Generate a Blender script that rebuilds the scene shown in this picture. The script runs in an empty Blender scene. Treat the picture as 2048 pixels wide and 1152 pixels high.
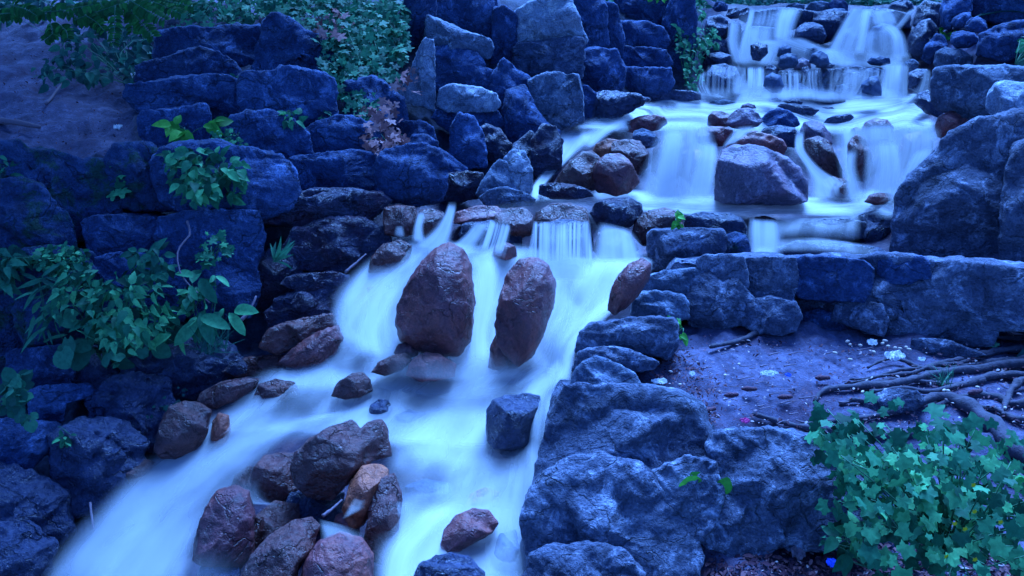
import bpy, math, random
import numpy as np
R = math.radians
S = bpy.context.scene
COL = S.collection
# ------------------------------------------------------------------ camera
PITCH = R(19.5); HFOV = R(60.0)
cam_data = bpy.data.cameras.new('camera'); cam_data.angle = HFOV
cam_data.clip_start = 0.05; cam_data.clip_end = 1500
cam = bpy.data.objects.new('camera', cam_data); COL.objects.link(cam)
cam.location = (0, 0, 0); cam.rotation_euler = (math.pi/2 - PITCH, 0, 0)
S.camera = cam
# ------------------------------------------------------------------ sky, sun, exposure
SUN_EL, SUN_ROT = R(58), R(0)
LIGHT_TINT = (0.14, 0.375, 1.0, 1)
world = bpy.data.worlds.new('World'); S.world = world; world.use_nodes = True
nt = world.node_tree; nt.nodes.clear()
sky = nt.nodes.new('ShaderNodeTexSky'); sky.sky_type = 'NISHITA'; sky.sun_disc = False
sky.sun_elevation = SUN_EL; sky.sun_rotation = SUN_ROT; sky.ozone_density = 4.0
mul = nt.nodes.new('ShaderNodeMix'); mul.data_type = 'RGBA'; mul.blend_type = 'MULTIPLY'
mul.inputs[0].default_value = 1.0; mul.inputs[7].default_value = (0.165, 0.41, 1.0, 1)
bg = nt.nodes.new('ShaderNodeBackground'); bg.inputs[1].default_value = 0.10
wo = nt.nodes.new('ShaderNodeOutputWorld')
nt.links.new(sky.outputs[0], mul.inputs[6]); nt.links.new(mul.outputs[2], bg.inputs[0]); nt.links.new(bg.outputs[0], wo.inputs[0])
sun_data = bpy.data.lights.new('sun', 'SUN'); sun_data.energy = 5.0; sun_data.angle = R(34)
sun_data.color = LIGHT_TINT[:3]
sun = bpy.data.objects.new('sun', sun_data); COL.objects.link(sun)
# light comes from above, a little from behind the falls and from the right
sun.rotation_euler = (R(90) - SUN_EL, 0, 0)
sun.rotation_euler = (-(R(90) - SUN_EL), R(10), 0)
S.view_settings.view_transform = 'Standard'; S.view_settings.look = 'None'
S.view_settings.gamma = 1.0; S.view_settings.exposure = 2.2
S.render.engine = 'CYCLES'
S.cycles.use_denoising = True
S.cycles.transparent_max_bounces = 40
S.cycles.max_bounces = 8; S.cycles.diffuse_bounces = 4
# ------------------------------------------------------------------ pixel -> world
F = 1024 / math.tan(HFOV / 2)
def ray(px, py):
    """unit-Y ray (world) through photograph pixel; arrays welcome"""
    a = (np.asarray(px, float) - 1024) / F; b = (576 - np.asarray(py, float)) / F
    cp, sp = math.cos(PITCH), math.sin(PITCH)
    y = cp + b * sp; z = -sp + b * cp
    return np.stack([a / y, np.ones_like(a), z / y], -1)
CTRL = """200,1152,3.9 600,1152,3.6 900,1152,3.55 1000,1000,4.05 700,1000,4.15 400,1000,4.5 300,1050,4.35 500,900,4.8 800,880,4.75 1050,900,4.55
700,780,5.35 900,760,5.45 1100,740,5.45 680,680,5.75 900,650,5.85 1150,620,5.9 700,560,6.2 950,500,6.35 1150,500,6.4 1250,480,6.45 850,430,6.8 1100,425,6.9
1050,405,7.2 1200,400,7.5 1400,410,7.4 1700,400,7.5 1300,380,7.8 1500,440,6.9 1650,480,6.5 1540,515,6.0 1700,510,6.1
1250,330,8.2 1450,330,8.1 1700,340,8.1 1250,250,8.9 1500,250,8.9 1750,260,8.8 1300,210,9.9 1550,200,10.2 1800,200,10.2 1450,185,10.8 1650,185,10.8 1800,185,10.7
1450,130,11.1 1650,130,11.1 1800,130,11.1 1500,60,11.6 1750,60,11.6 1500,15,12.2 1750,12,12.3 1600,0,13
0,1152,4.2 0,1100,4.25 0,950,4.8 100,900,4.9 200,950,4.75 0,800,5.2 200,780,5.35 350,720,5.6 500,700,5.8 0,650,5.6 200,620,5.75 400,600,5.95 600,600,6.1
600,500,6.5 300,480,6.2 0,480,6.0 700,450,6.8 0,400,6.3 200,350,6.6 400,380,6.6 600,380,6.9 800,390,7.1 950,390,7.3 0,300,7.0 150,300,7.2 250,250,7.8
0,200,8.0 200,150,9.0 0,60,10 300,80,9.6 450,200,7.9 600,200,8.1 500,60,9.3 700,150,8.8 900,250,8.2 850,100,9.0 1000,300,7.9 1050,100,9.2 1100,230,8.8
1200,150,9.8 1300,100,10.6 1350,170,10.6 1050,350,7.8 700,0,10 1000,0,9.8 1200,0,10.8 1350,0,12 0,0,11 300,0,10.5
1200,660,4.85 1160,740,4.5 1130,800,4.25 1110,900,4.0 1095,1000,3.85 1085,1152,3.6 1300,640,4.95 1400,640,4.9 1600,680,4.75 1800,650,4.95 2048,620,5.1 1400,750,4.35 1700,750,4.4 2048,750,4.4
1450,850,3.9 1700,870,3.85 2048,880,3.8 1350,790,4.15 1250,960,3.9 1300,1100,3.5 1500,960,3.8 1650,980,3.75 1500,1100,3.25 1750,1060,3.3 2048,1000,3.4 2048,1152,3.0 1500,1152,3.05
2048,520,5.3 2048,400,5.9 1900,350,6.3 2048,230,7.3 1900,230,8.4 1950,140,9.0 2048,130,8.6 1900,80,10 2048,60,9.6 1900,0,11.5 2048,0,11"""
_c = np.array([[float(v) for v in t.split(',')] for t in CTRL.split()])
_sc = 500.0
def _fit():
    p = _c[:, :2] / _sc; v = 1 / _c[:, 2]; n = len(p)
    d = np.linalg.norm(p[:, None] - p[None], axis=-1)
    A = np.zeros((n + 3, n + 3)); A[:n, :n] = d - 0.004 * np.eye(n); A[:n, n] = 1; A[:n, n+1:] = p
    A[n, :n] = 1; A[n+1:, :n] = p.T
    return np.linalg.solve(A, np.concatenate([v, np.zeros(3)])), p
_w, _p = _fit()
def D(px, py):
    """horizontal distance of the bare ground seen at a photograph pixel"""
    px, py = np.broadcast_arrays(np.asarray(px, float), np.asarray(py, float))
    q = np.stack([np.clip(px, -150, 2200), np.clip(py, 0, 1250)], -1) / _sc
    sh = q.shape[:-1]; q = q.reshape(-1, 2); out = np.empty(len(q))
    for i in range(0, len(q), 4000):
        s = q[i:i+4000]; d = np.linalg.norm(s[:, None] - _p[None], axis=-1)
        out[i:i+4000] = d @ _w[:-3] + _w[-3] + s @ _w[-2:]
    return (1 / np.maximum(out, 1/60)).reshape(sh)
def at(px, py, dy=0.0):
    y = D(px, py) + dy
    return ray(px, py) * y[..., None]
# ------------------------------------------------------------------ noise
_rs = np.random.RandomState(7); _perm = np.tile(_rs.permutation(256), 3)
_g = _rs.normal(size=(256, 3)); _g /= np.linalg.norm(_g, axis=1)[:, None]
def noise3(P):
    P = np.asarray(P, float); i = np.floor(P).astype(int); f = P - i; i &= 255
    u = f * f * f * (f * (f * 6 - 15) + 10); out = 0
    for dx in (0, 1):
        for dy in (0, 1):
            for dz in (0, 1):
                h = _perm[_perm[_perm[i[..., 0] + dx] + i[..., 1] + dy] + i[..., 2] + dz] & 255
                g = _g[h]; d = f - np.array([dx, dy, dz])
                w = (u[..., 0] if dx else 1 - u[..., 0]) * (u[..., 1] if dy else 1 - u[..., 1]) * (u[..., 2] if dz else 1 - u[..., 2])
                out = out + w * (g * d).sum(-1)
    return out * 1.6
def smooth(x): x = np.clip(x, 0, 1); return x * x * (3 - 2 * x)
# ------------------------------------------------------------------ object helpers
def mesh_obj(name, V, Fc, mat, parent=None, origin=None, smooth_=True, attrs=None):
    V = np.asarray(V, float)
    o0 = np.zeros(3) if origin is None else np.asarray(origin, float)
    me = bpy.data.meshes.new(name)
    me.from_pydata((V - o0).tolist(), [], Fc if isinstance(Fc, list) else Fc.tolist())
    if smooth_: me.polygons.foreach_set('use_smooth', np.ones(len(me.polygons), bool))
    for k, (typ, arr) in (attrs or {}).items():
        a = me.attributes.new(k, typ, 'POINT')
        a.data.foreach_set('vector' if typ == 'FLOAT_VECTOR' else 'value', np.asarray(arr, np.float32).ravel())
    me.materials.append(mat); me.update()
    o = bpy.data.objects.new(name, me); COL.objects.link(o)
    if parent is None: o.location = o0
    else: o.parent = parent; o.location = o0
    return o
def tag(o, label=None, cat=None, group=None, kind=None):
    if label: o['label'] = label
    if cat: o['category'] = cat
    if group: o['group'] = group
    if kind: o['kind'] = kind
    return o
def empty(name, loc):
    o = bpy.data.objects.new(name, None); o.empty_display_size = 0.1; o.location = loc; COL.objects.link(o); return o
def tube(P, rad, seg=8, caps=True, rough=0.0, seed=0):
    P = np.asarray(P, float); n = len(P); rad = np.broadcast_to(rad, (n,))
    T = np.gradient(P, axis=0); T /= np.linalg.norm(T, axis=1)[:, None] + 1e-9
    up = np.array([0.03, 0.1, 1.0]); up = np.where(np.abs(T @ up)[:, None] > .95, np.array([1., 0, 0]), up)
    A = np.cross(T, up); A /= np.linalg.norm(A, axis=1)[:, None]; B = np.cross(A, T)
    th = np.linspace(0, 2*np.pi, seg, endpoint=False)
    V = P[:, None] + rad[:, None, None] * (np.cos(th)[None, :, None] * A[:, None] + np.sin(th)[None, :, None] * B[:, None])
    if rough:
        nn = noise3(V * (0.35 / max(rad.mean(), .004)) + seed)
        V = P[:, None] + (V - P[:, None]) * (1 + rough * nn[..., None])
    V = V.reshape(-1, 3); Fc = []
    for i in range(n - 1):
        for j in range(seg):
            a = i*seg + j; b = i*seg + (j+1) % seg
            Fc.append([a, b, b + seg, a + seg])
    if caps: Fc.append(list(range(seg))[::-1]); Fc.append([(n-1)*seg + j for j in range(seg)])
    return V, Fc
def catmull(P, n):
    """resample polyline P (k,d) to n points along a Catmull-Rom curve"""
    P = np.asarray(P, float); k = len(P)
    if k == 1: return np.repeat(P, n, 0)
    Q = np.concatenate([2*P[:1] - P[1:2], P, 2*P[-1:] - P[-2:-1]])
    t = np.linspace(0, k - 1, n); i = np.minimum(t.astype(int), k - 2); f = (t - i)
    f = f.reshape((-1,) + (1,) * (P.ndim - 1))
    p0, p1, p2, p3 = Q[i], Q[i+1], Q[i+2], Q[i+3]
    return 0.5 * (2*p1 + (p2 - p0)*f + (2*p0 - 5*p1 + 4*p2 - p3)*f**2 + (3*p1 - p0 - 3*p2 + p3)*f**3)
def parse(s): return np.array([[float(v) for v in t.split(',')] for t in s.split()])
# ------------------------------------------------------------------ materials
class N:
    def __init__(s, name):
        s.m = bpy.data.materials.new(name); s.m.use_nodes = True; s.t = s.m.node_tree; s.t.nodes.clear()
    def n(s, typ, **kw):
        nd = s.t.nodes.new(typ)
        for k, v in kw.items(): setattr(nd, k, v)
        return nd
    def l(s, a, b): s.t.links.new(a, b)
    def ramp(s, inp, stops):
        r = s.n('ShaderNodeValToRGB'); e = r.color_ramp.elements
        while len(e) < len(stops): e.new(0.5)
        for q, (p, c) in zip(e, stops): q.position = p; q.color = tuple(c) + ((1,) if len(c) == 3 else ())
        s.l(inp, r.inputs[0]); return r.outputs[0]
    def noise(s, vec, scale, detail=6, rough=.6, dist=0.0):
        q = s.n('ShaderNodeTexNoise'); q.inputs['Scale'].default_value = scale; q.inputs['Detail'].default_value = detail
        q.inputs['Roughness'].default_value = rough; q.inputs['Distortion'].default_value = dist
        s.l(vec, q.inputs['Vector']); return q.outputs[0]
    def mix(s, fac, a, b, mode='MIX'):
        q = s.n('ShaderNodeMix', data_type='RGBA', blend_type=mode)
        for sock, v in ((q.inputs[0], fac), (q.inputs[6], a), (q.inputs[7], b)):
            if isinstance(v, (int, float)): sock.default_value = v
            elif isinstance(v, tuple): sock.default_value = v + ((1,) if len(v) == 3 else ())
            else: s.l(v, sock)
        return q.outputs[2]
    def math(s, op, a, b=None, c=None, clamp=False):
        q = s.n('ShaderNodeMath', operation=op, use_clamp=clamp)
        for sock, v in zip(q.inputs, (a, b, c)):
            if v is None: continue
            if isinstance(v, (int, float)): sock.default_value = v
            else: s.l(v, sock)
        return q.outputs[0]
    def rng(s, v, a, b, c, d, smooth_=False):
        q = s.n('ShaderNodeMapRange', clamp=True)
        if smooth_: q.interpolation_type = 'SMOOTHSTEP'
        s.l(v, q.inputs[0])
        for i, x in enumerate((a, b, c, d)): q.inputs[i+1].default_value = x
        return q.outputs[0]
def rock_mat(name, dark, mid, light, rough=.85, spec=.3, bump=1.0, scale=1.0, pale=.25, pale_c=None, crack=1.0, strata=0.0, moss=0.0, red=None, red_amt=.0):
    b = N(name)
    geo = b.n('ShaderNodeNewGeometry'); oi = b.n('ShaderNodeObjectInfo')
    off = b.n('ShaderNodeVectorMath', operation='SCALE'); b.l(oi.outputs['Location'], off.inputs[0]); off.inputs[3].default_value = 3.7
    vec = b.n('ShaderNodeVectorMath', operation='ADD'); b.l(geo.outputs['Position'], vec.inputs[0]); b.l(off.outputs[0], vec.inputs[1])
    v = vec.outputs[0]
    big = b.noise(v, 3.2*scale, 7, .62, .3); med = b.noise(v, 13*scale, 8, .68, .2); fine = b.noise(v, 75*scale, 5, .7)
    c = b.ramp(b.math('ADD', b.math('MULTIPLY', big, .55), b.math('MULTIPLY', med, .45)), [(.32, dark), (.5, mid), (.68, light)])
    # lichen / pale mineral blotches with ragged edges
    pl = b.noise(v, 7*scale, 9, .74, .6)
    c = b.mix(b.rng(pl, .53, .64, 0, pale * 2.0), c, pale_c or tuple(min(.8, x*1.9) for x in light))
    # dark damp stains
    st = b.noise(v, 5*scale, 6, .66, .9)
    c = b.mix(b.rng(st, .54, .66, 0, .65), c, tuple(x*.55 for x in dark))
    if red: c = b.mix(b.rng(b.noise(v, 4.3*scale, 7, .65, .4), .44, .62, 0, red_amt), c, red)
    if moss: c = b.mix(b.rng(b.noise(v, 6*scale, 8, .7, .5), .50, .60, 0, moss), c, (.015, .075, .035))
    c = b.mix(b.rng(fine, .34, .62, 0.0, .9), b.mix(1.0, c, (.42, .42, .46), 'MULTIPLY'), c)
    # object to object tone
    c = b.mix(1.0, c, b.ramp(oi.outputs['Random'], [(0, (.78, .78, .8)), (1, (1.2, 1.18, 1.15))]), 'MULTIPLY')
    # cracks
    wv = b.n('ShaderNodeVectorMath', operation='ADD'); b.l(v, wv.inputs[0])
    nz = b.n('ShaderNodeTexNoise'); nz.inputs['Scale'].default_value = 4*scale; nz.inputs['Detail'].default_value = 6; b.l(v, nz.inputs['Vector'])
    sc = b.n('ShaderNodeVectorMath', operation='SCALE'); b.l(nz.outputs['Color'], sc.inputs[0]); sc.inputs[3].default_value = .55/scale; b.l(sc.outputs[0], wv.inputs[1])
    mp = b.n('ShaderNodeMapping'); mp.inputs['Scale'].default_value = (1, 1, 1.9); b.l(wv.outputs[0], mp.inputs[0])
    vo = b.n('ShaderNodeTexVoronoi', feature='DISTANCE_TO_EDGE'); vo.inputs['Scale'].default_value = 2.1*scale; b.l(mp.outputs[0], vo.inputs['Vector'])
    cr = b.math('MULTIPLY', b.rng(vo.outputs[0], 0.0, .022, 1, 0), b.rng(big, .46, .6, 0, 1))
    cr = b.math('MULTIPLY', cr, crack)
    c = b.mix(b.math('MULTIPLY', cr, .55), c, tuple(x*.25 for x in dark))
    h = b.math('ADD', b.math('MULTIPLY', big, .5), b.math('MULTIPLY', med, .32))
    h = b.math('ADD', h, b.math('MULTIPLY', fine, .15))
    pits = b.noise(v, 28*scale, 4, .6, .2)
    h = b.math('ADD', h, b.math('MULTIPLY', b.rng(pits, .3, .5, 0, 1), .16))
    if strata:
        sm = b.n('ShaderNodeMapping'); sm.inputs['Scale'].default_value = (1.2, 1.2, 16); b.l(wv.outputs[0], sm.inputs[0])
        sn = b.noise(sm.outputs[0], 2.2, 5, .6)
        h = b.math('ADD', h, b.math('MULTIPLY', b.rng(sn, .35, .6, 0, 1), strata))
        c = b.mix(b.rng(sn, .34, .46, .55*min(1, strata*4), 0), c, tuple(x*.45 for x in dark))
    h = b.math('SUBTRACT', h, b.math('MULTIPLY', cr, .35))
    bp = b.n('ShaderNodeBump'); bp.inputs['Strength'].default_value = min(1, bump); bp.inputs['Distance'].default_value = .075*max(bump, .3)
    b.l(h, bp.inputs['Height'])
    p = b.n('ShaderNodeBsdfPrincipled'); b.l(c, p.inputs['Base Color'])
    b.l(b.rng(med, .35, .65, rough - .12, min(1, rough + .12)), p.inputs['Roughness'])
    p.inputs['Specular IOR Level'].default_value = spec; b.l(bp.outputs[0], p.inputs['Normal'])
    o = b.n('ShaderNodeOutputMaterial'); b.l(p.outputs[0], o.inputs[0])
    return b.m
M = {}
M['slate'] = rock_mat('blue_cast_rock', (.011, .029, .085), (.036, .082, .21), (.11, .185, .36), pale=.35, strata=.12, bump=1.0)  # blue cast of the shaded left bank put into the rock colour
M['moss'] = rock_mat('mossy_blue_cast_rock', (.010, .026, .075), (.026, .06, .15), (.06, .115, .24), pale=.1, bump=1.0, moss=.8)  # green moss patches over the same painted-in blue cast
M['grey'] = rock_mat('grey_limestone', (.04, .055, .10), (.13, .17, .25), (.29, .34, .43), pale=.4, bump=1.1)
M['pale'] = rock_mat('pale_limestone', (.10, .13, .20), (.26, .31, .40), (.42, .47, .56), pale=.35, bump=.9)
M['layer'] = rock_mat('layered_rock', (.035, .055, .12), (.11, .15, .26), (.24, .29, .40), pale=.3, bump=1.1, strata=.35)
M['ledge'] = rock_mat('ledge_rock', (.035, .045, .085), (.125, .145, .22), (.30, .33, .43), pale=.4, bump=1.3, strata=.08, crack=.8)
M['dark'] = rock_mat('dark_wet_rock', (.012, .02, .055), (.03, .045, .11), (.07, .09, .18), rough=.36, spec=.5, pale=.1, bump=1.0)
M['wetwall'] = rock_mat('wet_layered_rock', (.015, .02, .06), (.055, .06, .13), (.12, .12, .22), rough=.36, spec=.55, pale=.12, bump=1.2, strata=.3, red=(.10, .03, .05), red_amt=.7)
M['brown'] = rock_mat('wet_brown_rock', (.036, .012, .016), (.115, .036, .04), (.22, .08, .075), rough=.36, spec=.5, pale=.12, bump=.9, red=(.20, .055, .04), red_amt=.7)
M['red'] = rock_mat('rusty_wet_rock', (.06, .018, .03), (.20, .055, .065), (.36, .11, .11), rough=.44, spec=.45, pale=.12, bump=.75, red=(.36, .085, .06), red_amt=.7)
M['orange'] = rock_mat('orange_wet_rock', (.11, .03, .03), (.30, .085, .055), (.46, .16, .10), rough=.5, spec=.3, pale=.1, bump=.7, red=(.6, .16, .06), red_amt=.6)
M['pink'] = rock_mat('pink_grey_stone', (.07, .055, .09), (.17, .13, .18), (.30, .24, .30), rough=.58, spec=.3, pale=.35, bump=.75, red=(.25, .10, .13), red_amt=.45)
M['dome'] = rock_mat('smooth_wet_stone', (.02, .035, .07), (.05, .08, .15), (.10, .15, .24), rough=.6, spec=.2, pale=.05, bump=.5, crack=.2)
# ------------------------------------------------------------------ rocks
def outline(poly, n, chaikin=1):
    P = poly
    for _ in range(chaikin):
        Q = np.roll(P, -1, 0); P = np.stack([.82*P + .18*Q, .18*P + .82*Q], 1).reshape(-1, 2)
    d = np.linalg.norm(np.roll(P, -1, 0) - P, axis=1); s = np.concatenate([[0], np.cumsum(d)])
    t = np.linspace(0, s[-1], n, endpoint=False); PP = np.concatenate([P, P[:1]])
    return np.stack([np.interp(t, s, PP[:, 0]), np.interp(t, s, PP[:, 1])], -1)
USED = []
def rock(name, label, poly, mat, dy=0.0, d=None, e=.62, top=None, roll=0, nf=6, seed=None, strata=0, rough=1.0, group=None, cat='rock', Y=None, lean=0, db=None, yb=None, ch=0, chips=20, grow=1.0, bul=.60):
    if isinstance(poly, str): poly = parse(poly)
    seed = len(USED) * 17 + 3 if seed is None else seed; USED.append(name)
    rg = np.random.RandomState(seed)
    x, y = poly[:, 0], poly[:, 1]; x2, y2 = np.roll(x, -1), np.roll(y, -1)
    cr = x*y2 - x2*y; area = cr.sum()/2; c = np.array([((x+x2)*cr).sum(), ((y+y2)*cr).sum()]) / (6*area)
    if grow != 1: poly = c + (poly - c)*grow; x, y = poly[:, 0], poly[:, 1]; x2, y2 = np.roll(x, -1), np.roll(y, -1)
    per = np.hypot(x2 - x, y2 - y).sum(); area = abs(area)
    nth = int(np.clip(per/4.0, 40, 220)); sz = math.sqrt(area)
    nfr = int(np.clip(sz/7, 9, 36)); nb = int(np.clip(sz/25, 5, 9))
    o = outline(poly, nth, ch)
    yb = y.max() if yb is None else yb
    Yc = (float(D(c[0], yb)) if Y is None else Y) + dy
    Cb = ray(c[0], yb) * Yc                      # foot of the stone
    n = -ray(*c); n /= np.linalg.norm(n)
    if lean: 
        ca, sa = math.cos(R(lean)), math.sin(R(lean)); n = np.array([n[0], n[1]*ca + n[2]*sa, -n[1]*sa + n[2]*ca])
    k = Cb @ n
    mpp = np.linalg.norm(Cb) / F                 # metres per photograph pixel
    Rm = sz * mpp
    w_px, h_px = np.ptp(x), np.ptp(y)
    Df = (bul * min(w_px, h_px) * mpp) if d is None else 2.08 * bul * d * Rm
    Db = max(.6 * Rm, Df) if db is None else db
    t = np.linspace(0, np.pi/2, 400); cs, sn = np.cos(t)**e, np.sin(t)**e
    L = np.concatenate([[0], np.cumsum(np.hypot(np.diff(cs), np.diff(sn)))]); L /= L[-1]
    lf = np.linspace(0, 1, nfr + 1); sf, wf = np.interp(lf, L, cs), np.interp(lf, L, sn)
    lb = np.linspace(0, 1, nb + 1)[1:]; sb, wb = np.interp(lb, L, cs), -np.interp(lb, L, sn)
    s = np.concatenate([sf[::-1], sb]); w = np.concatenate([wf[::-1], wb])      # front pole ... ring ... back pole
    pix = c + s[:, None, None] * (o[None] - c)
    r = ray(pix[..., 0], pix[..., 1]); u = np.linalg.norm(r, axis=-1)
    base = k / (r @ n)                            # ray multiple on the ring plane
    dep = np.where(w > 0, Df, Db) * w             # metres towards the camera
    m = base - dep[:, None] / u
    front = (w > 0)[:, None]
    floor_ = base - np.where(w > 0, .30*dep, 0)[:, None] / u
    P = r * m[..., None]
    Cc = ray(*c) * (k / (ray(*c) @ n))
    rt = np.array([1., 0, 0]); upv = np.cross(n, rt) * -1
    upv = np.cross(rt, n); upv = upv if upv[2] > 0 else -upv
    def carve(nn, dd, m):
        den = r @ nn
        with np.errstate(divide='ignore', invalid='ignore'):
            mm = np.where(den < -1e-3, dd / den, m)
        out = (r * m[..., None]) @ nn > dd
        mm = np.minimum(np.maximum(mm, m), floor_)
        return np.where(front & out & (den < -1e-3), mm, m)
    if top is None and nf > 3: top = y.min() + rg.uniform(.16, .34)*h_px; roll = roll or rg.uniform(-9, 9)
    if top is not None:
        i = np.argmin(o[:, 1]); A = r[nfr, i] * base[nfr, i]
        tx = c[0]; B = ray(tx, top); B = B * ((k / (B @ n)) - .9*Df/np.linalg.norm(B))
        ax = np.array([math.cos(R(roll)), 0, math.sin(R(roll))])
        A2 = A + ax * ((B[0] - A[0]))
        nn = np.cross(ax, A2 - B); nn /= np.linalg.norm(nn); nn = nn if nn[2] > 0 else -nn
        m = carve(nn, A2 @ nn, m)
    def cut(nn, dd, m, most):
        nn = nn / np.linalg.norm(nn); m2 = carve(nn, dd if np.isscalar(dd) else np.asarray(dd) @ nn, m)
        ch_ = (m2 > m + 1e-9) & front
        return m2 if ch_.sum() < most * front.sum() * nth else m
    if nf > 3:                                   # planar faces: two or three upright ones, one undercut
        lat = .5*w_px*mpp
        for sgn in rg.permutation([-1, 1, 0])[:2 + (nf > 5)]:
            yaw = sgn*rg.uniform(.25, .75) + rg.uniform(-.1, .1); pit = rg.uniform(-.25, .3)
            m = cut(n + rt*yaw + upv*pit, Cc + n*Df*rg.uniform(.72, .95) + rt*sgn*lat*rg.uniform(0, .35), m, .75)
        m = cut(n + rt*rg.uniform(-.3, .3) - upv*rg.uniform(.5, 1.1), Cc + n*Df*.85 - upv*.5*h_px*mpp*rg.uniform(.1, .55), m, .6)
    for _ in range(nf):
        a, b_ = rg.uniform(-1, 1), rg.uniform(-.45, 1.1); nn = a*rt + b_*upv + rg.uniform(.35, .9)*n; nn /= np.linalg.norm(nn)
        h = ((P - Cc) @ nn).max(); q = rg.uniform(.55, .88)
        m = cut(nn, float(Cc @ nn + q*h), m, .3)
    P = r * m[..., None]
    # local chips: flat breaks struck a little below the surface
    for _ in range(chips if nf > 3 else chips//3):
        i, j = rg.randint(1, nfr), rg.randint(nth)
        a_ = P[i, (j+2) % nth] - P[i, j-2]; b2 = P[i+1, j] - P[i-1, j]; nn = np.cross(a_, b2); l_ = np.linalg.norm(nn)
        if l_ < 1e-9: continue
        nn /= l_; nn = nn if nn @ (P[i, j] - Cc) > 0 else -nn
        nn = nn + rg.normal(size=3)*.35; nn /= np.linalg.norm(nn)
        m = cut(nn, float(P[i, j] @ nn - Rm*rg.uniform(.005, .05)), m, .12)
        P = r * m[..., None]
    # surface normals on the grid
    dth = np.roll(P, -1, 1) - np.roll(P, 1, 1); ds = np.gradient(P, axis=0)
    nr = np.cross(dth, ds); ln = np.linalg.norm(nr, axis=-1, keepdims=True); nr = nr / np.maximum(ln, 1e-12)
    rad = P - Cc; flip = np.sign((nr * rad).sum(-1).mean()); nr = nr * (flip if flip else 1)
    nr[ln[..., 0] < 1e-10] = 0
    so = rg.uniform(-50, 50, 3)
    q = P / Rm
    n1 = noise3(q*1.6 + so); n2 = noise3(q*4.2 + so); n3 = noise3(q*10 + so); n4 = noise3(P*28 + so)
    disp = Rm * rough * (.045*n1 + .045*(.3 - np.abs(n2)) + .022*(.3 - np.abs(n3))) + .005*min(1, Rm*3)*n4*rough
    if strata:
        z = P[..., 2]*strata + .8*noise3(P*1.3 + so) + .25*n2
        f = z - np.floor(z); disp = disp + Rm*.035*(smooth(f*4)*smooth((1-f)*2.2) - .6)
    P = P + nr * disp[..., None]
    ns = len(s)
    # merge poles
    V = np.concatenate([P[0].mean(0)[None], P[1:-1].reshape(-1, 3), P[-1].mean(0)[None]])
    idx = lambda i, j: 1 + (i-1)*nth + j % nth
    Fc = []
    for i in range(1, ns - 2):
        for j in range(nth): Fc.append([idx(i, j), idx(i+1, j), idx(i+1, j+1), idx(i, j+1)])
    for j in range(nth):
        Fc.append([0, idx(1, j), idx(1, j+1)]); Fc.append([len(V)-1, idx(ns-2, j+1), idx(ns-2, j)])
    if flip < 0: Fc = [f[::-1] for f in Fc]
    ob = mesh_obj(name, V, Fc, M[mat], origin=Cb)
    return tag(ob, label, cat, group)
# ------------------------------------------------------------------ ground (one sheet to the horizon)
def ground_mat():
    b = N('damp_earth'); geo = b.n('ShaderNodeNewGeometry'); v = geo.outputs['Position']
    big = b.noise(v, 1.6, 6, .6, .4); med = b.noise(v, 9, 8, .7); fine = b.noise(v, 60, 6, .75)
    c = b.ramp(b.math('ADD', b.math('MULTIPLY', big, .45), b.math('MULTIPLY', med, .55)), [(.36, (.026, .024, .05)), (.5, (.085, .083, .15)), (.64, (.19, .185, .30))])
    c = b.mix(b.rng(fine, .38, .6, .55, 0), c, (.055, .035, .06))
    c = b.mix(b.rng(b.noise(v, 3.1, 7, .7, .7), .52, .64, 0, .6), c, (.075, .04, .07))
    sx = b.n('ShaderNodeSeparateXYZ'); b.l(v, sx.inputs[0])
    stream = b.math('MULTIPLY', b.rng(sx.outputs[2], -1.5, -1.3, 1, 1), b.rng(sx.outputs[0], -1.6, -.6, 0, 0))
    wet = b.n('ShaderNodeAttribute', attribute_name='wet').outputs['Fac']
    c = b.mix(wet, c, b.ramp(b.noise(v, 6, 8, .7, .5), [(.35, (.012, .012, .035)), (.52, (.05, .03, .06)), (.7, (.12, .06, .075))]))
    moss = b.math('MULTIPLY', b.n('ShaderNodeAttribute', attribute_name='moss').outputs['Fac'], b.rng(b.noise(v, 5, 8, .7, .6), .42, .58, .8, 1))
    c = b.mix(moss, c, b.ramp(med, [(.35, (.006, .010, .02)), (.5, (.018, .028, .05)), (.65, (.05, .07, .12))]))  # dark rock tone under the left bank rocks, darkening the gaps between them
    p = b.n('ShaderNodeBsdfPrincipled'); b.l(c, p.inputs['Base Color'])
    b.l(b.rng(wet, 0, 1, .9, .4), p.inputs['Roughness']); p.inputs['Specular IOR Level'].default_value = .3
    h = b.math('ADD', b.math('MULTIPLY', med, .5), b.math('MULTIPLY', fine, .25)); h = b.math('ADD', h, b.math('MULTIPLY', big, .4))
    bp = b.n('ShaderNodeBump'); bp.inputs['Distance'].default_value = .05; bp.inputs['Strength'].default_value = .9; b.l(h, bp.inputs['Height'])
    b.l(bp.outputs[0], p.inputs['Normal']); o = b.n('ShaderNodeOutputMaterial'); b.l(p.outputs[0], o.inputs[0]); return b.m
M['ground'] = ground_mat()
def inpoly(px, py, poly):
    x, y = poly[:, 0], poly[:, 1]; x2, y2 = np.roll(x, -1), np.roll(y, -1); r = np.zeros(np.shape(px), bool)
    for a, b_, c2, d2 in zip(x, y, x2, y2):
        if b_ == d2: continue
        r ^= ((b_ > py) != (d2 > py)) & (px < (c2 - a)*(py - b_)/(d2 - b_) + a)
    return r
STREAM_AREA = parse('-150,1300 0,1152 150,1060 270,960 300,850 420,740 560,690 500,520 760,400 1000,390 1090,270 1230,200 1390,190 1440,0 1850,0 1880,190 1930,300 1800,520 1500,530 1300,560 1280,660 1160,700 1100,900 1060,1300')
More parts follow.
